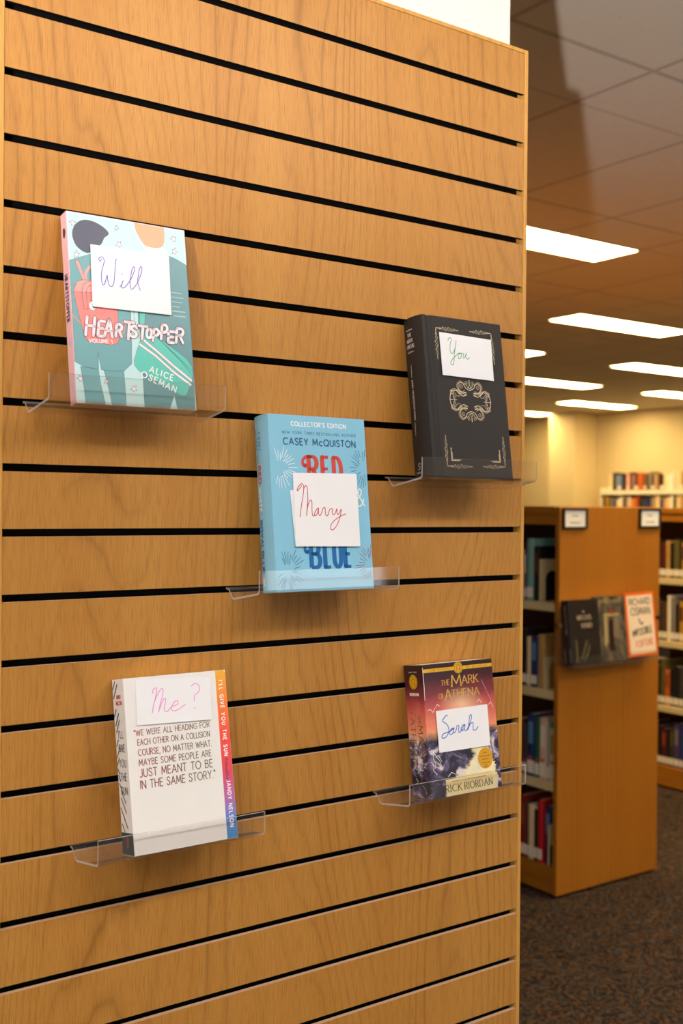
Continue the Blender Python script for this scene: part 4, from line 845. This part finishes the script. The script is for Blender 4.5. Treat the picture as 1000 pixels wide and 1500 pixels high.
ik = Ink(); ik.add([rect(6, 62, -32, -4)], sticker, 1); ik.add(down(lettering('THE WITCH\'S KIND', 0, 0, 9, 110, .14), 225, -22), pale, 1); ik.build('spine_label', spine_fn(0.036, 0.002), f1)
f2 = faceout(2.030, 0.162, 0.252, 0.030, gry.m, 'dark grey mottled book in the middle of the rack', CY - 0.066)
ik = Ink(); pg = mat('print_straw', (168, 152, 104), .5)
ik.add(lettering('BREWER', 12, 226, 13, 120, .2), pg, 1); ik.add([rect(70, 96, 182, 200)], mat('print_brick', (150, 60, 44), .5), 1); ik.add([rect(34, 124, 174, 186)], pg, 1)
ik.add([[(30, 60), (52, 70), (56, 172), (36, 172)]], pg, 1); ik.add([[(96, 90), (120, 80), (124, 170), (92, 172)]], mat('print_taupe', (124, 112, 92), .5), 1); ik.add([[(62, 40), (84, 40), (88, 160), (64, 160)]], dkmar, 1)
ik.build('cover_print', front, f2)
wob_ = mat('rack_cover_orange', (238, 112, 32), 0.35); f3 = faceout(2.200, 0.176, 0.254, 0.022, wob_, 'white book with a bright orange border at the right of the rack', CY - 0.064, 0.02)
ik = Ink(); cr_ = mat('print_ivory', (240, 222, 198), .45); dk = mat('print_umber', (80, 60, 54), .45); rs_ = mat('print_rose', (224, 130, 110), .45)
ik.add([rect(11, 165, 11, 242)], cr_, 1); ik.add(lettering('RICHARD', 24, 204, 26, 128, .15), dk, 2); ik.add(lettering('OSMAN', 30, 164, 30, 116, .15), dk, 2)
ik.add(ribbon(crom([(76, 148), (82, 132), (92, 126), (98, 134)]), 6), dk, 2)
ik.add(lettering('IMPOSSIBLE', 34, 78, 26, 118, .16, .2, 0, 1, 0, False, .12), dk, 2); ik.add(lettering('FORTUNE', 48, 34, 26, 104, .16, .2, 0, 1, 0, False, .08), rs_, 2)
ik.build('cover_print', front, f3)

# ---- white shelving with books against the far wall
ws = thing('wall_shelf', 'white metal wall shelving full of books against the far cream wall', 'shelving', (10.42, 8.9, 0)); L = lambda o: local(o, ws)
WX, WY0, WY1 = 10.29, 6.3, 8.93
for z in (1.76, 1.44, 1.12, 0.8, 0.48, 0.12): L(boxobj('shelf', (WX, 10.585, WY0 + 0.02, WY1 - 0.02, z - 0.055, z), white_metal, ws, 0.003))
for y in (WY0, WY1 - 0.02): L(boxobj('side_upright', (WX + 0.02, 10.585, y, y + 0.02, 0, 1.80), white_metal, ws, 0.002))
L(boxobj('back_panel', (10.575, 10.588, WY0, WY1, 0, 1.80), white_metal, ws))
for z, nm, hlo, seq in ((1.76, 'upper', .215, ['cream', 'charcoal', 'grey', 'sky blue', 'charcoal', 'maroon', 'pale pink', 'dark red', 'grey', 'brown', 'orange', 'rust', 'olive', 'brown', 'grey', 'charcoal', 'tan', 'brown', 'black', 'cream', 'white', 'white', 'pale pink', 'cream', 'tan', 'purple', 'grey', 'brown', 'charcoal', 'olive', 'dark blue', 'charcoal', 'dark blue', 'grey']),
                        (1.44, 'lower', .22, ['brown', 'mustard', 'olive', 'grey', 'purple', 'cream', 'white', 'brown', 'grey', 'pale pink', 'tan', 'orange', 'rust', 'black', 'charcoal', 'dark blue', 'black', 'grey', 'tan', 'cream', 'dark blue', 'tan', 'pale pink', 'white', 'olive', 'cream', 'tan', 'grey', 'mustard', 'mustard', 'rust', 'sky blue', 'grey', 'purple'])):
    y = WY1 - 0.05 - (0.10 if nm == 'upper' else 0.0)
    for i, c_ in enumerate(seq):
        th = R.uniform(.034, .058); hg = hlo + R.uniform(-.02, .03); y -= th + .002
        shelf_book(WX + 0.012, y, z, th, hg, 0.17, c_, '%s book, %s from the left end on the %s white wall shelf' % (c_, ordinal(i), nm), 'books on the %s white wall shelf' % nm, None, 0.045 if i % 3 == 0 else 0.0, False, 0.0, False)
